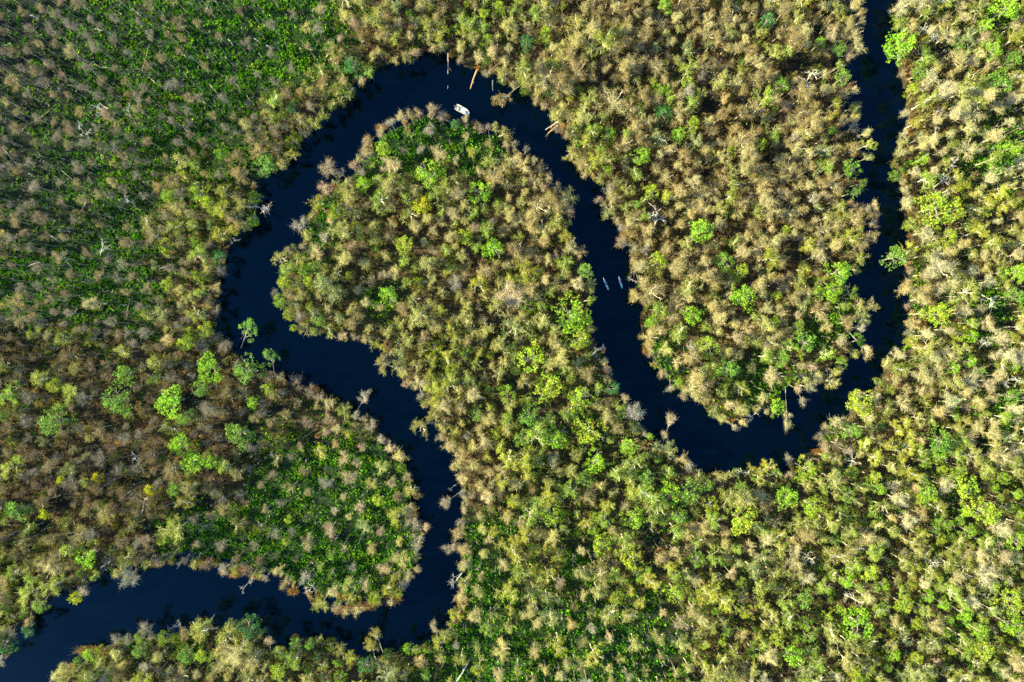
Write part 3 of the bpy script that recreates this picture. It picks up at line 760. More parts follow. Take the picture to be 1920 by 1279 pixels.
log(1046,229,1023,243,.26,(.42,.35,.30),'upper pale log of the pair beside an orange shrub on the upper bend bank')
log(1046,236,1022,256,.34,(.36,.21,.10),'lower brown log of the pair beside an orange shrub on the upper bend bank')
log(840,161,839,166,.08,(.32,.33,.33),'tiny pale stub poking from the water below the straight log', -.2, -.25, 0)
log(775,112,775,120,.08,(.3,.32,.32),'tiny pale post at the top bank left of the straight log', .2, -.25, 0)
log(866,1075,846,1104,.14,(.42,.40,.38),'thin grey log sloping into the narrow reach by its lower bend')
log(855,1278,880,1236,.26,(.58,.58,.55),'bent white fallen trunk in the dark grass at the bottom edge', None, None)
log(1190,505,1198,530,.10,(.5,.46,.4),'thin pale stick along the bank right of the kayaks', .3, .1, 0)
LOGS_FLAT = [(268,134,283,83),(176,118,190,129),(192,128,213,129),(306,49,320,56),(478,74,490,82),(500,87,522,93),(62,232,100,205),(0,305,6,322),(8,278,38,312),(115,66,95,58),(250,18,268,33),(280,145,316,172),(320,152,345,166),
 (430,75,440,88),(345,235,357,256),(230,28,215,20),(395,5,388,22),(24,84,6,88),(415,178,432,195),(118,320,146,345),(95,440,118,455),(85,120,100,133),(150,165,128,161),(205,205,190,196),(165,380,150,402),(55,500,80,492),
 (120,478,140,505),(40,600,60,590),(240,590,247,560),(300,505,318,498),(180,560,190,548),(70,160,86,166),(180,55,196,60),(395,160,410,176),(60,30,78,40)]
for i, (a, b, c, d) in enumerate(LOGS_FLAT):
    log(a, b, c, d, random.uniform(.10, .18), jit((.52, .46, .40) if i % 3 else (.46, .34, .24), .15), auto_label('pale thin fallen log', (a + c) / 2, (b + d) / 2), None, None, random.randint(0, 2), 'fallen logs in the grass of the flats')

# ------------------------------------------------------------------ the forest
PTS = []          # accepted crowns
cell = 40; HASH = {}
def near(x, y, d):
    i, j = int(x // cell), int(y // cell)
    for a in (-1, 0, 1):
        for b in (-1, 0, 1):
            for (px, py, pd) in HASH.get((i + a, j + b), ()):
                if (px - x) ** 2 + (py - y) ** 2 < (.5 * (d + pd)) ** 2: return True
    return False
for (x, y, r) in OCC: HASH.setdefault((int(x // cell), int(y // cell)), []).append((x, y, r * 2.0))
def bank_points():
    for bank in (BANK_L, BANK_R):
        bank = [np.array(p, float) for p in bank]
        L = np.concatenate([[0], np.cumsum([np.hypot(*(bank[i + 1] - bank[i])) for i in range(len(bank) - 1)])])
        s = 0.0
        while s < L[-1]:
            i = min(len(bank) - 2, int(np.searchsorted(L, s, side='right')) - 1); f = (s - L[i]) / max(1e-6, L[i + 1] - L[i])
            p = bank[i] * (1 - f) + bank[i + 1] * f; t = bank[i + 1] - bank[i]; t = t / (np.hypot(*t) + 1e-9); n = np.array((t[1], -t[0]))
            if sdist1(*(p + n * 3), RIVER) < 0: n = -n           # towards land
            yield p, n
            s += random.uniform(6, 13)
BANK_BUSH = []
for p, n in bank_points():
    if not (-30 < p[0] < 1950 and -30 < p[1] < 1310): continue
    bare_bank = (p[0] < 465 and 440 < p[1] < 660) or (p[0] > 1650 and random.random() < .6)
    r = random.uniform(7, 16)
    if random.random() < (.12 if bare_bank else .85):
        c = p + n * r * random.uniform(.1, .9)
        if not near(c[0], c[1], r * 1.45):
            pb, pd, pg, pl, sp, sz, _ = biome(c[0] + n[0] * 20, c[1] + n[1] * 20)
            t = random.random() * .999; pg += .15; tot = pb + pd + pg + pl; t *= tot
            kd = 'bare_tree' if t < pb else 'dry_tree' if t < pb + pd else 'gum_tree' if t < pb + pd + pg else 'leafy_tree'
            h = random.uniform(5.5, 9.5); q = None
            if r < 11 and random.random() < .5: kd = 'bare_tree'
            gx_, gy_ = ground_px(c[0], c[1], h * .78)
            if sdist1(gx_, gy_, RIVER_G) < 5:
                for k in range(5, 60, 3):
                    if sdist1(gx_ + n[0] * k, gy_ + n[1] * k, RIVER_G) > 5: q = (gx_ + n[0] * k, gy_ + n[1] * k); break
            HASH.setdefault((int(c[0] // cell), int(c[1] // cell)), []).append((c[0], c[1], r * 1.7))
            PTS.append((kd, c[0], c[1], r, h, q))
    c = p + n * random.uniform(1, 9)
    if random.random() < .42: BANK_BUSH.append((c[0], c[1], random.uniform(4.5, 9)))
N_TRY = 60000
bx = rng.uniform(-130, 1990, N_TRY); by = rng.uniform(-60, 1345, N_TRY)
sdg = sdist(np.stack([bx, by], 1), RIVER_G)
HH = rng.uniform(7.5, 11.5, N_TRY)
FX = np.empty(N_TRY); FY = np.empty(N_TRY)
kk = CAM_H / (CAM_H - HH * .78)
FX = 960 + (bx - 960) * kk; FY = 639.5 + (by - 639.5) * kk
sdv = sdist(np.stack([FX, FY], 1), RIVER)
for i in range(N_TRY):
    if sdg[i] < 3.5: continue
    x, y = FX[i], FY[i]
    pb, pd, pg, pl, sp, sz, _ = biome(x, y)
    nz = float(vnoise(x / 85. + 17, y / 75. + 3)); nz2 = float(vnoise(x / 70. + 41, y / 60. + 23))
    pl *= max(0., (nz - .42) * 5.0); pg *= .35 + 1.3 * nz; pd *= .3 + 1.4 * (1 - nz)
    t = random.random() * (pb + pd + pg + pl); kd = 'bare_tree' if t < pb else 'dry_tree' if t < pb + pd else 'gum_tree' if t < pb + pd + pg else 'leafy_tree'
    big = random.betavariate(1.5, 2.6)
    r = {'bare_tree': 7.5 + 10 * big, 'dry_tree': 7.5 + 13 * big, 'gum_tree': 8 + 15 * big, 'leafy_tree': 7 + 13 * big}[kd] * sz
    HH[i] *= (.82 + .4 * big) * (1.22 if kd == 'bare_tree' and x < 640 and y < 660 else 1)
    HH[i] *= .78 + .46 * nz2
    x, y = FX[i] + (FX[i] - bx[i]) * (.4 * big - .18), FY[i] + (FY[i] - by[i]) * (.4 * big - .18)
    gap = float(vnoise(x / 52. + 31, y / 44.)) * .65 + float(vnoise(x / 19. + 5, y / 19. + 8)) * .35
    if sdv[i] < r * .45: continue
    d = sp * (.45 + .55 * r / 13) * random.uniform(.75, 1.1) * (.72 + .62 * gap)
    if x < 600 and y < 660 and sp > 30: d *= .55 + 1.05 * float(vnoise(x / 58. + 3, y / 36. + 11)) ** 1.2
    if any((x - ax) ** 2 + (y - ay) ** 2 < (.8 * ar) ** 2 for ax, ay, ar in ((1870, 290, 85), (1850, 560, 50), (1240, 670, 60), (1555, 610, 70), (1430, 715, 70), (720, 570, 55), (1080, 1060, 60), (1210, 1140, 60))): d *= 1.45
    if any((x - ax) ** 2 + ((y - ay) * 1.25) ** 2 < ar * ar * random.uniform(1.3, 2.0) for ax, ay, ar in HOLLOWS): continue
    if near(x, y, d): continue
    HASH.setdefault((int(x // cell), int(y // cell)), []).append((x, y, d))
    PTS.append((kd, x, y, r, HH[i] * (.75 + .25 * r / 15), (bx[i], by[i])))
def colour_of(kd, x, y):
    n = float(vnoise(x / 95. + (3 if kd == 'dry_tree' else 0), y / 95.))
    cs = COLOURS[kd]
    if kd == 'bare_tree':
        i = random.choice((3, 1)) if (y > 640 and x < 500 and random.random() < .75) else random.choice((0, 1, 1, 2)) if x < 640 else random.choice((0, 2, 2, 1))
    elif kd == 'dry_tree':
        if x > 1660 or (x > 1400 and y > 700): i = random.choice((4, 1, 1, 0, 4))
        elif y < 600 and x > 1080: i = random.choice((0, 0, 3, 1, 3))
        else: i = random.choice((0, 2, 2, 1, 3))
    elif kd == 'gum_tree':
        i = (0, 2, 2, 1, 1, 3)[int(min(5, max(0, (n + random.gauss(0, .13)) * 7 - .6)))] if (690 < x < 1300 and y > 420) else (3, 1, 0, 0, 1, 2)[int(min(5, max(0, (n + random.gauss(0, .13)) * 7 - .6)))]
    else: i = random.choice((0, 1, 2, 2, 0))
    if kd == 'gum_tree' and random.random() < .62 and any((x - e[0]) ** 2 + (y - e[1]) ** 2 < (e[2] + 30) ** 2 for e in GREENS):
        return 'green-tinged', jit((.235, .32, .045), .2)
    k = .56 if (x < 600 and 640 < y < 1060) else .60 if (x < 560 and y < 640 and kd == 'bare_tree') else 1.0  # left-hand crowns dimmed: broad shade put into their colour
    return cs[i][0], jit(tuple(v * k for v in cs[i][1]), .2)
by_kind = {}
for p in PTS: by_kind.setdefault(p[0], []).append(p)
COUNT = {}
for kd, lst in by_kind.items():
    vis = [p for p in lst if 4 < p[1] < 1916 and 4 < p[2] < 1275]
    vis.sort(key=lambda p: -p[3])
    cap = 300 - sum(1 for o in bpy.data.objects if o.type == 'EMPTY' and o.name.split('.')[0] == kd)
    chosen = set(id(p) for p in vis[:cap])
    rest = [p for p in lst if id(p) not in chosen]
    COUNT[kd] = (len(vis[:cap]), len(rest))
    for (k_, x, y, r, h, base) in vis[:cap]:
        nm, col = colour_of(kd, x, y)
        o = plant(kd, x, y, r * 1.12, h, col, auto_label(f'{nm} {NOUN[kd]}', x, y), base)
    if not rest: continue
    VV, FF, TT, MM = [], [], [], []; n = 0
    for (k_, x, y, r, h, base) in rest:
        b, q, s = pose(kd, x, y, r * 1.12, h, base)
        R = np.array(q.to_matrix()); sc = np.array(s)
        nm, col = colour_of(kd, x, y)
        for part, cc, mi in ((0, BARK[kd], 1), (1, col, 0)):
            v, f, t = ARR[kd, random.randrange(NVAR[kd])][part] if part == 0 else ARR[kd, vsel][part]
            if part == 0:
                vsel = random.randrange(NVAR[kd]); v, f, t = ARR[kd, vsel][0]
            VV.append((v * sc) @ R.T + np.array(b)); FF.append(f + n); n += len(v)
            TT.append(t * np.array(cc)); MM.append(np.full(len(f), mi))
    me = mesh_from('forest', np.concatenate(VV), np.concatenate(FF), [M_LEAF, M_BARK], np.concatenate(TT), np.concatenate(MM))
    nm = {'bare_tree': 'bare_forest', 'dry_tree': 'dry_forest', 'gum_tree': 'gum_forest', 'leafy_tree': 'leafy_forest'}[kd]
    props(link(nm, me), {'bare_tree': 'smaller bare grey trees filling the swamp flats', 'dry_tree': 'smaller tan dry-leaved trees filling the forest', 'gum_tree': 'smaller olive trees filling the forest', 'leafy_tree': 'smaller green trees at the forest rim'}[kd], 'forest', kind='stuff')
print('TREES', COUNT, len(PTS))

random.shuffle(BANK_BUSH)
for x, y, r in BANK_BUSH[:230]:
    if not (3 < x < 1917 and 3 < y < 1276): continue
    nm, col = random.choice((('tan', (.36, .26, .11)), ('olive', (.22, .20, .05)), ('tan', (.40, .30, .14)), ('brown', (.26, .16, .07)), ('green', (.12, .20, .03))))
    plant('shrub', x, y, r, random.uniform(2.0, 3.6), jit(col), auto_label(f'low {nm} bank shrub', x, y), None, 'low shrubs along the water edge', 'shrub')

def brush_geo():
    cen = [np.array((rng.normal() * 1.1, rng.normal() * 1.1, rng.uniform(.8, 2.6))) for _ in range(5)]
    return clumps_geo(cen, rng.uniform(.6, 1.1, 5), 40, (.13, .27), .9, .4, .6, 1.3, .12).arrays()
BRUSH = [brush_geo() for _ in range(5)]
VV, FF, TT = [], [], []; n = 0
bx2 = rng.uniform(-30, 1950, 16000); by2 = rng.uniform(-30, 1310, 16000)
sb = sdist(np.stack([bx2, by2], 1), RIVER_G); gb = green_at(bx2, by2)
for i in range(16000):
    if sb[i] < 4 or random.random() < gb[i] * 1.3 - .1 or random.random() < .35: continue
    if random.random() < .85 and any((bx2[i] - ax) ** 2 + ((by2[i] - ay) * 1.2) ** 2 < 1.3 * ar * ar for ax, ay, ar in HOLLOWS): continue
    v, f, t = BRUSH[random.randrange(5)]
    kx, ky, kz = random.uniform(.5, 1.15), random.uniform(.5, 1.15), random.uniform(.6, 1.9); a = random.uniform(0, 2 * PI)
    b = P(bx2[i], by2[i], 0); ca, sa = math.cos(a), math.sin(a)
    w_ = v * (kx, ky, kz); w_ = np.stack([w_[:, 0] * ca - w_[:, 1] * sa, w_[:, 0] * sa + w_[:, 1] * ca, w_[:, 2]], 1)
    pb, pd, pg, pl, *_ = biome(bx2[i], by2[i]); q = random.random()
    col = jit(random.choice(((.24, .17, .08), (.28, .21, .10), (.19, .15, .05))) if q < pb + pd else random.choice(((.16, .20, .04), (.21, .22, .05), (.10, .19, .025))), .25)
    VV.append(w_ + np.array((b.x, b.y, .2))); FF.append(f + n); n += len(v); TT.append(t * np.array(col))
props(link('brushwood', mesh_from('brushwood', np.concatenate(VV), np.concatenate(FF), [M_LEAF], np.concatenate(TT))), 'low brush filling the gaps under the forest crowns', 'brush', kind='stuff')
print('BRUSH', len(VV), n)
# thin bare stems crowding the swamp flats
VV, FF, TT = [], [], []; n = 0
sx_ = rng.uniform(-130, 1930, 16000); sy_ = rng.uniform(-30, 1310, 16000)
ss_ = sdist(np.stack([sx_, sy_], 1), RIVER_G); sg_ = green_at(sx_, sy_)
for i in range(16000):
    if ss_[i] < 6 or random.random() > sg_[i] * (.9 if sx_[i] < 480 and sy_[i] < 680 else .45): continue
    b = P(sx_[i], sy_[i], 0); hh = random.uniform(3.0, 8.5); lx, ly = random.gauss(0, .07), random.gauss(0, .07)
    g = Geo(); r0 = random.uniform(.035, .085)
    pts = [np.array((b.x + lx * hh * t + random.gauss(0, .06), b.y + ly * hh * t + random.gauss(0, .06), hh * t)) for t in (0, .4, .75, 1)]
    g.tube(pts, [r0, r0 * .8, r0 * .55, r0 * .2], 4, cap=False)
    k = random.randint(3, 12); p0 = np.repeat(pts[2][None], k, 0) + rng.uniform(0, 1, (k, 1)) * (pts[3] - pts[2])
    u = rng.normal(size=(k, 3)); u[:, 2] = np.abs(u[:, 2]); u /= np.linalg.norm(u, axis=1)[:, None]
    g.ribbons(p0, p0 + u * rng.uniform(.4, 1.2, (k, 1)), rng.uniform(.015, .035, k), np.ones((k, 3)))
    v, f, t = g.arrays(); VV.append(v); FF.append(f + n); n += len(v)
    TT.append(t * np.array(jit(random.choice(((.40, .34, .26), (.34, .26, .18), (.48, .44, .38))), .2)))
props(link('thicket', mesh_from('thicket', np.concatenate(VV), np.concatenate(FF), [M_BARK], np.concatenate(TT))), 'thin bare stems crowding the swamp grass', 'thicket', kind='stuff')
print('STEMS', len(VV), n)

# ------------------------------------------------------------------ grass and litter: uncountable cover
def cover(name, n, keep, size, h, cols, label, blades=3, mat=M_GRASS):
    x = rng.uniform(-40, 1960, n); y = rng.uniform(-40, 1320, n)
    pr = keep(x, y); ok = rng.random(n) < pr
    x, y = x[ok], y[ok]
    sd = sdist(np.stack([x, y], 1), RIVER_G); ok = sd > 3; x, y, sd = x[ok], y[ok], sd[ok]
    z = land_z(x, y, sd); m = len(x)
    base = np.stack([(x - 960) * MPX, -(y - 639.5) * MPX, z], 1)
    g = Geo()
    cidx = np.clip((vnoise(x / 30., y / 26.) * .7 + rng.random(m) * .5) * len(cols) * .85, 0, len(cols) - .01).astype(int)
    tint = np.array(cols)[cidx] * rng.uniform(.7, 1.3, (m, 1))
    hh = rng.uniform(h[0], h[1], m); ss = rng.uniform(size[0], size[1], m)
    for k in range(blades):
        off = rng.normal(size=(m, 3)) * (.22, .22, 0) * (ss[:, None] / .4)
        a = rng.uniform(0, 2 * PI, m); u = np.stack([np.cos(a), np.sin(a), np.zeros(m)], 1) * ss[:, None]
        lean = rng.normal(size=(m, 3)) * .45; lean[:, 2] = 1
        top = lean * hh[:, None]
        b = base + off; b[:, 2] -= .08
        v = np.stack([b - u * .5, b + u * .5, b + top + u * .62, b + top - u * .62], 1).reshape(-1, 3)
        g.add(v, np.arange(4 * m).reshape(m, 4), np.repeat(tint, 4, 0))
    V, F, T = g.arrays()
    props(link(name, mesh_from(name, V, F, [mat], T)), label, 'ground cover', kind='stuff')
cover('grass', 330000, lambda x, y: np.clip(green_at(x, y) * 1.25 - .22, 0, 1) * np.clip(vnoise(x / 11., y / 5.) * 1.9 - .35, 0, 1) * np.where(y < 470, np.clip(.26 + np.maximum(0, x - 60) / 330., 0, 1), 1), (.16, .42), (.25, .75), [(.02, .085, .010), (.055, .20, .010), (.11, .30, .012), (.17, .36, .014), (.25, .34, .02)], 'bright green swamp grass between the trees')
cover('undergrowth', 42000, lambda x, y: np.clip(1.0 - green_at(x, y) * 1.5, 0, 1), (.25, .6), (.15, .7), [(.15, .10, .045), (.22, .155, .065), (.20, .17, .05), (.10, .13, .03), (.29, .22, .10)], 'brown dry undergrowth on the forest floor')

# ------------------------------------------------------------------ boats and people
M_WHITE = plain('white_gelcoat', (.74, .75, .73), .35, .5, .05)
M_DECK = plain('pale_deck', (.52, .56, .55), .6, .3, .08)
M_BLUEW = plain('pale_blue_deck', (.50, .68, .78), .5, .3, .06)
M_DARK = plain('dark_cover', (.025, .025, .028), .5, .4, .2)
M_GREY = plain('grey_fitting', (.30, .31, .32), .5, .4, .1)
M_KBLUE = plain('kayak_blue', (.22, .60, .78), .4, .5, .08)
M_KWHITE = plain('kayak_white', (.80, .82, .84), .4, .5, .05)
M_SKIN = plain('skin', (.42, .25, .17), .55, .3, .08)
M_HAIR = plain('dark_hair', (.04, .025, .018), .6, .3, .2)
M_RUST = plain('rust_cloth', (.33, .085, .028), .8, .1, .15)
M_TAN = plain('tan_cloth', (.52, .40, .25), .8, .1, .1)
M_YEL = plain('straw_cloth', (.62, .55, .34), .8, .1, .1)
M_NAVY = plain('navy_cloth', (.02, .035, .07), .8, .1, .15)
M_RED = plain('red_cloth', (.55, .05, .05), .8, .1, .1)
M_WCLOTH = plain('white_cloth', (.78, .78, .76), .8, .1, .05)
M_BROWN = plain('brown_bag', (.13, .06, .03), .7, .2, .2)

def loft(sections):
    """sections: list of closed rings with equal counts -> verts, quads with end caps"""
    n = len(sections[0]); V = [p for s in sections for p in s]; F = []
    for i in range(len(sections) - 1):
        for k in range(n):
            k2 = (k + 1) % n; F.append((i * n + k, i * n + k2, (i + 1) * n + k2, (i + 1) * n + k))
    for b in (0, (len(sections) - 1) * n):
        for k in range(1, n - 1): F.append((b, b + k, b + k + 1, b + k + 1))
    return np.array(V, float), np.array(F)
def part(name, V, F, mat, parent, smooth=False, bevel=0):
    o = link(name, mesh_from(name, V, F, [mat], smooth=smooth), parent)
    if bevel:
        m = o.modifiers.new('edge', 'BEVEL'); m.width = bevel; m.segments = 2; m.limit_method = 'ANGLE'
    return o
def boxv(cx, cy, cz, sx, sy, sz):
    V = [(cx + a * sx / 2, cy + b * sy / 2, cz + c * sz / 2) for a in (-1, 1) for b in (-1, 1) for c in (-1, 1)]
    F = [(0, 1, 3, 2), (4, 6, 7, 5), (0, 4, 5, 1), (2, 3, 7, 6), (0, 2, 6, 4), (1, 5, 7, 3)]
    return np.array(V), np.array(F)
def heading(o, x0, y0, x1, y1, z):
    a, b = P(x0, y0, z), P(x1, y1, z); o.location = (a + b) / 2; o.location.z = z
    d = b - a; o.rotation_euler = (0, 0, math.atan2(d.y, d.x)); return d.length

WATER = -.35
boat = bpy.data.objects.new('motor_boat', None); COL.objects.link(boat)
L_ = heading(boat, 853.0, 199.6, 881.2, 215.0, WATER)
boat.scale = (.95, .95, .95)
props(boat, 'open white motor boat with two people aboard in the upper bend', 'boat')
stn = [(-2.75, .90), (-2.2, .97), (-1.2, 1.0), (0, 1.0), (1.0, .96), (1.7, .82), (2.2, .60), (2.55, .36), (2.8, .12)]
secs = []
for i, (x, b) in enumerate(stn):
    sh = .62 + .16 * max(0, (x - .5) / 2.3) ** 2; wl = -.22 * (1 - max(0, x / 2.8) ** 3)
    secs.append([(x, -b, sh), (x, -b * .96, .25), (x, -b * .75, -.05), (x, 0, wl), (x, b * .75, -.05), (x, b * .96, .25), (x, b, sh),
                 (x, b - .10 * min(1, b / .3), sh), (x, (b - .14) * .94 if b > .2 else b * .3, .22), (x, 0, .2), (x, -((b - .14) * .94 if b > .2 else b * .3), .22), (x, -(b - .10 * min(1, b / .3)), sh)])
Vh, Fh = loft(secs); part('hull', Vh, Fh, M_WHITE, boat)
# gunwale cap
Gw = Geo()
for s in (-1, 1):
    Gw.tube([(x, s * (b - .04), .65 + .16 * max(0, (x - .5) / 2.3) ** 2) for x, b in stn], [.07] * len(stn), 8)
v, f, t = Gw.arrays(); part('gunwale', v, f, M_WHITE, boat, True)
fl = [(-2.5, .78), (-1.2, .84), (0, .84), (1.0, .8), (1.6, .66)]
V_, F_ = loft([[(x, -b, .28), (x, b, .28), (x, b, .31), (x, -b, .31)] for x, b in fl]); part('floor', V_, F_, M_DECK, boat)
V_, F_ = loft([[(x, -b, .60 + e), (x, b, .60 + e), (x, b, .64 + e), (x, -b, .64 + e)] for x, b, e in ((1.75, .70, .04), (2.2, .50, .07), (2.55, .27, .1), (2.74, .1, .12))]); part('foredeck', V_, F_, M_BLUEW, boat)
for sx in (-1.55, 1.25):
    V_, F_ = boxv(sx, 0, .44, .42, 1.5, .26); part('bench', V_, F_, M_DECK, boat, bevel=.03)
V_, F_ = boxv(-.1, 0, .40, 1.1, 1.0, .18); part('hatch_cover', V_, F_, M_WHITE, boat, bevel=.03)
V_, F_ = boxv(-.55, -.78, .36, 2.6, .08, .12); part('side_shade_strip', V_, F_, M_DARK, boat)  # dark strip standing in for the shade inside the gunwale
ob = link('outboard_motor', None, boat)
V_, F_ = loft([[(-2.75 + r * math.cos(a) * .75 - .3, r * math.sin(a), z) for a in np.linspace(0, 2 * PI, 12, False)] for z, r in ((.55, .2), (.7, .27), (.95, .27), (1.05, .17))])
part('cowl', V_, F_, M_DARK, ob, True)
V_, F_ = boxv(-3.0, 0, .2, .2, .14, .8); part('leg', V_, F_, M_GREY, ob, bevel=.02)
V_, F_ = boxv(-2.82, 0, .6, .2, .35, .14); part('bracket', V_, F_, M_GREY, ob)
V_, F_ = boxv(-2.45, 0, .78, .55, .05, .05); part('tiller', V_, F_, M_DARK, ob)
bag = link('bag', part('x', *boxv(0, 0, .18, .5, .4, .34), M_DARK, None, bevel=.07).data); bag.location = boat.matrix_basis @ Vector((-1.05, -.35, .31))
bpy.data.objects.remove(bpy.data.objects['x']); bag.rotation_euler = boat.rotation_euler
props(bag, 'dark bag on the floor near the stern of the white boat', 'bag')

def ball(c, r, sq=(1, 1, 1), n=10, m=14):
    V = []; F = []
    for i in range(n + 1):
        th = PI * i / n
        for k in range(m):
            ph = 2 * PI * k / m; V.append((c[0] + r * sq[0] * math.sin(th) * math.cos(ph), c[1] + r * sq[1] * math.sin(th) * math.sin(ph), c[2] + r * sq[2] * math.cos(th)))
    for i in range(n):
        for k in range(m): F.append((i * m + k, i * m + (k + 1) % m, (i + 1) * m + (k + 1) % m, (i + 1) * m + k))
    return np.array(V), np.array(F)
def skin_obj(name, chains, mat, parent, sub=1):
    """one continuous skin-modifier surface; chains: dict name -> (pos, r, linked-to)"""
    names = list(chains); idx = {n: i for i, n in enumerate(names)}
    me = bpy.data.meshes.new(name); me.from_pydata([chains[n][0] for n in names], [(idx[n], idx[chains[n][2]]) for n in names if chains[n][2]], [])
    me.materials.append(mat)
    o = link(name, me, parent)
    md = o.modifiers.new('Skin', 'SKIN')
    if not me.skin_vertices:
        bpy.context.view_layer.objects.active = o
    sv = me.skin_vertices[0].data if me.skin_vertices else me.attributes and None
    if sv is not None:
        for n in names: r = chains[n][1]; sv[idx[n]].radius = (r, r) if not isinstance(r, tuple) else r
        sv[0].use_root = True
    ss = o.modifiers.new('Smooth', 'SUBSURF'); ss.levels = sub; ss.render_levels = sub
    for p in me.polygons: p.use_smooth = True
    return o
def sitter(loc, rz, top, bottom, hairm, label, legs='bent', arms='lap', hat=None, seat=.0):
    """a seated person facing +X, seat height at the origin"""
    root = bpy.data.objects.new('person', None); COL.objects.link(root); root.location = loc; root.rotation_euler = (0, 0, rz)
    props(root, label, 'person')
    B = {'pelvis': ((0, 0, .10), (.15, .12), None), 'waist': ((.0, 0, .26), (.14, .11), 'pelvis'), 'chest': ((.02, 0, .43), (.165, .12), 'waist'), 'neckb': ((.03, 0, .55), .07, 'chest'),
         'neck': ((.045, 0, .61), .055, 'neckb'), 'head': ((.06, 0, .70), (.078, .09), 'neck'), 'crown': ((.06, 0, .785), (.07, .08), 'head'), 'nose': ((.15, 0, .70), .016, 'head')}
    for s, n in ((1, 'l'), (-1, 'r')):
        hand = (.36, s * .16, .2) if arms == 'lap' else (.42, s * .33, .33) if arms == 'paddle' else (-.28, s * .22, .28)
        el = (.10, s * .27, .28) if arms != 'paddle' else (.14, s * .33, .30)
        B['sh' + n] = ((.02, s * .185, .50), .06, 'chest'); B['el' + n] = (el, .045, 'sh' + n)
        B['wr' + n] = (hand, .03, 'el' + n)
        palm = tuple(np.array(hand) + (.06, -s * .01, -.01)); B['pa' + n] = (palm, (.035, .02), 'wr' + n)
        for k in range(4):
            f1 = np.array(palm) + (.045, s * (.03 - .02 * k), .0); B[f'f{k}a' + n] = (tuple(f1), .010, 'pa' + n)
            B[f'f{k}b' + n] = (tuple(f1 + (.03 - .003 * abs(k - 1), 0, -.02)), .008, f'f{k}a' + n)
        B['tha' + n] = (tuple(np.array(palm) + (.0, -s * .05, .01)), .011, 'pa' + n); B['thb' + n] = (tuple(np.array(palm) + (.03, -s * .06, -.01)), .009, 'tha' + n)
        if legs == 'bent':
            knee, ank, toe = (.46, s * .13, .12), (.50, s * .13, -.28), (.68, s * .14, -.33)
        else:
            knee, ank, toe = (.46, s * .13, .16), (.88, s * .10, .03), (.93, s * .11, .16)
        B['hip' + n] = ((.05, s * .10, .09), .10, 'pelvis'); B['kn' + n] = (knee, .068, 'hip' + n); B['an' + n] = (ank, .042, 'kn' + n); B['to' + n] = (toe, .035, 'an' + n)
    skin_obj('body', B, M_SKIN, root, 2)
    g = lambda n, k: (B[n][0], (B[n][1][0] * k, B[n][1][1] * k) if isinstance(B[n][1], tuple) else B[n][1] * k)
    Tp = {'waist': g('waist', 1.12) + (None,), 'chest': g('chest', 1.12) + ('waist',), 'neckb': g('neckb', 1.2) + ('chest',)}
    for n in 'lr': Tp['sh' + n] = g('sh' + n, 1.25) + ('chest',); Tp['el' + n] = g('el' + n, 1.3) + ('sh' + n,)
    skin_obj('shirt', Tp, top, root, 2)
    Tr = {'pelvis': g('pelvis', 1.12) + (None,)}
    for n in 'lr':
        Tr['hip' + n] = g('hip' + n, 1.12) + ('pelvis',); Tr['kn' + n] = g('kn' + n, 1.15) + ('hip' + n,)
    skin_obj('shorts', Tr, bottom, root, 2)
    V, F = ball((.045, 0, .745), .115, (1.0, .92, .95)); part('hair', V, F, hairm, root, True)
    for s in (1, -1):
        V, F = ball((.145, s * .035, .725), .012, n=5, m=6); part('eye', V, F, M_DARK, root, True)
    if hat:
        V, F = loft([[(.05 + r * math.cos(a), r * math.sin(a), z) for a in np.linspace(0, 2 * PI, 14, False)] for z, r in ((.79, .20), (.80, .20), (.805, .115), (.90, .10), (.91, .04))]); part('hat', V, F, hat, root, True)
    return root
mb = boat.matrix_basis; rz = boat.rotation_euler.z
sitter(mb @ Vector((-1.72, .22, .58)), rz, M_RUST, M_TAN, plain('auburn_hair', (.14, .04, .015), .6), 'person in a rust-coloured top seated at the stern of the white boat', 'bent', 'lap')
sitter(mb @ Vector((1.28, -.05, .58)), rz + .3, M_YEL, M_DARK, M_HAIR, 'person in a straw-coloured top seated near the bow of the white boat', 'bent', 'lap')

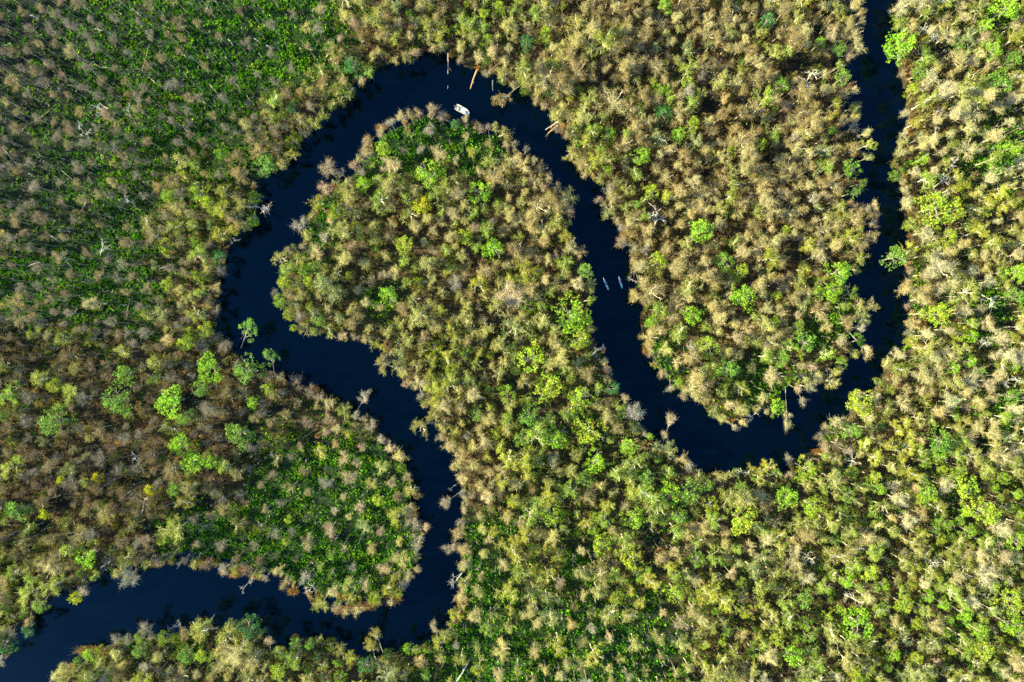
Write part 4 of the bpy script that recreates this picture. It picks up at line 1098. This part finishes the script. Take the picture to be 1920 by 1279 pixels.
def kayak(x0, y0, x1, y1, label):
    k = bpy.data.objects.new('kayak', None); COL.objects.link(k)
    heading(k, x1, y1, x0, y0, WATER); props(k, label, 'kayak', 'two blue kayaks on the river')
    st = [(-2.2, .02, .24), (-2.0, .09, .2), (-1.5, .2, .17), (-.8, .30, .16), (0, .335, .16), (.6, .315, .17), (1.05, .25, .18)]
    ring = lambda x, b, d: [(x, b * math.cos(a), d + (.09 * (b / .335) ** .7 * math.sin(a) if math.sin(a) > 0 else (d + .06) * math.sin(a) * min(1, b / .15))) for a in np.linspace(0, 2 * PI, 14, False)]
    V, F = loft([ring(*s) for s in st]); part('hull', V, F, M_KBLUE, k, True)
    V, F = loft([ring(*s) for s in [(1.05, .252, .182), (1.5, .17, .2), (1.95, .08, .23), (2.25, .02, .27)]]); part('bow_deck', V, F, M_KWHITE, k, True)
    g = Geo(); ang = np.linspace(0, 2 * PI, 20)
    g.tube([(.05 + .42 * math.cos(a), .24 * math.sin(a), .26) for a in ang], [.025] * 20, 6, cap=False); v, f, t = g.arrays(); part('cockpit_rim', v, f, M_DARK, k, True)
    V, F = loft([[(.05 + .40 * math.cos(a), .225 * math.sin(a), z) for a in np.linspace(0, 2 * PI, 18, False)] for z in (.235, .256)]); part('cockpit', V, F, M_DARK, k)
    for hx in (-1.2, .78):
        V, F = loft([[(hx + r * 1.3 * math.cos(a), r * math.sin(a), z) for a in np.linspace(0, 2 * PI, 14, False)] for z, r in ((.235, .11), (.265, .11), (.27, .07))]); part('hatch', V, F, M_DARK, k, True)
    return k
k1 = kayak(1131.0, 521.6, 1141.2, 544.4, 'blue kayak with a white bow and dark-clothed paddler, left of the two kayaks')
k2 = kayak(1159.4, 517.4, 1167.0, 541.8, 'blue kayak with a white bow and white-shirted paddler, right of the two kayaks')
sitter(k1.matrix_basis @ Vector((-.12, 0, .24)), k1.rotation_euler.z, M_NAVY, M_NAVY, M_HAIR, 'paddler in dark clothes sitting in the left kayak', 'long', 'lap')
sitter(k2.matrix_basis @ Vector((-.12, 0, .24)), k2.rotation_euler.z, M_WCLOTH, M_RED, plain('red_cap_hair', (.30, .05, .04), .7), 'paddler in a white shirt sitting in the right kayak', 'long', 'lap')

# ------------------------------------------------------------------ light, sky, camera
SUN_EL = math.radians(25); SUN_AZ_DIR = Vector((-1, 0.02, 0)).normalized()      # the sun stands low on the left
wd = bpy.data.worlds.new('World'); S.world = wd; wd.use_nodes = True
nt = wd.node_tree; bg = nt.nodes['Background']
sky = nt.nodes.new('ShaderNodeTexSky'); sky.sky_type = 'NISHITA'; sky.sun_disc = False
sky.sun_elevation = SUN_EL; sky.sun_rotation = math.radians(-90); sky.ozone_density = 3.5; sky.dust_density = .4
nt.links.new(sky.outputs[0], bg.inputs[0]); bg.inputs[1].default_value = .105
ld = bpy.data.lights.new('sun', 'SUN'); ld.energy = 4.6; ld.angle = math.radians(.5); ld.color = (1.0, .93, .53)
lo = bpy.data.objects.new('sun', ld); COL.objects.link(lo)
to_sun = SUN_AZ_DIR * math.cos(SUN_EL) + Vector((0, 0, math.sin(SUN_EL)))
lo.rotation_mode = 'QUATERNION'; lo.rotation_quaternion = to_sun.to_track_quat('Z', 'Y')
cd = bpy.data.cameras.new('camera'); cd.sensor_width = 36; cd.lens = 18 / TANH; cd.clip_end = 12000; cd.clip_start = 1
co = bpy.data.objects.new('camera', cd); COL.objects.link(co); co.location = (0, 0, CAM_H); co.rotation_euler = (0, 0, 0)
S.camera = co
S.view_settings.view_transform = 'Standard'; S.view_settings.look = 'None'; S.view_settings.exposure = 2.12; S.view_settings.gamma = 1
S.cycles.use_denoising = False; S.cycles.pixel_filter_type = 'BLACKMAN_HARRIS'; S.cycles.filter_width = 1.65
S.cycles.max_bounces = 5; S.cycles.diffuse_bounces = 2; S.cycles.glossy_bounces = 2; S.cycles.transmission_bounces = 2
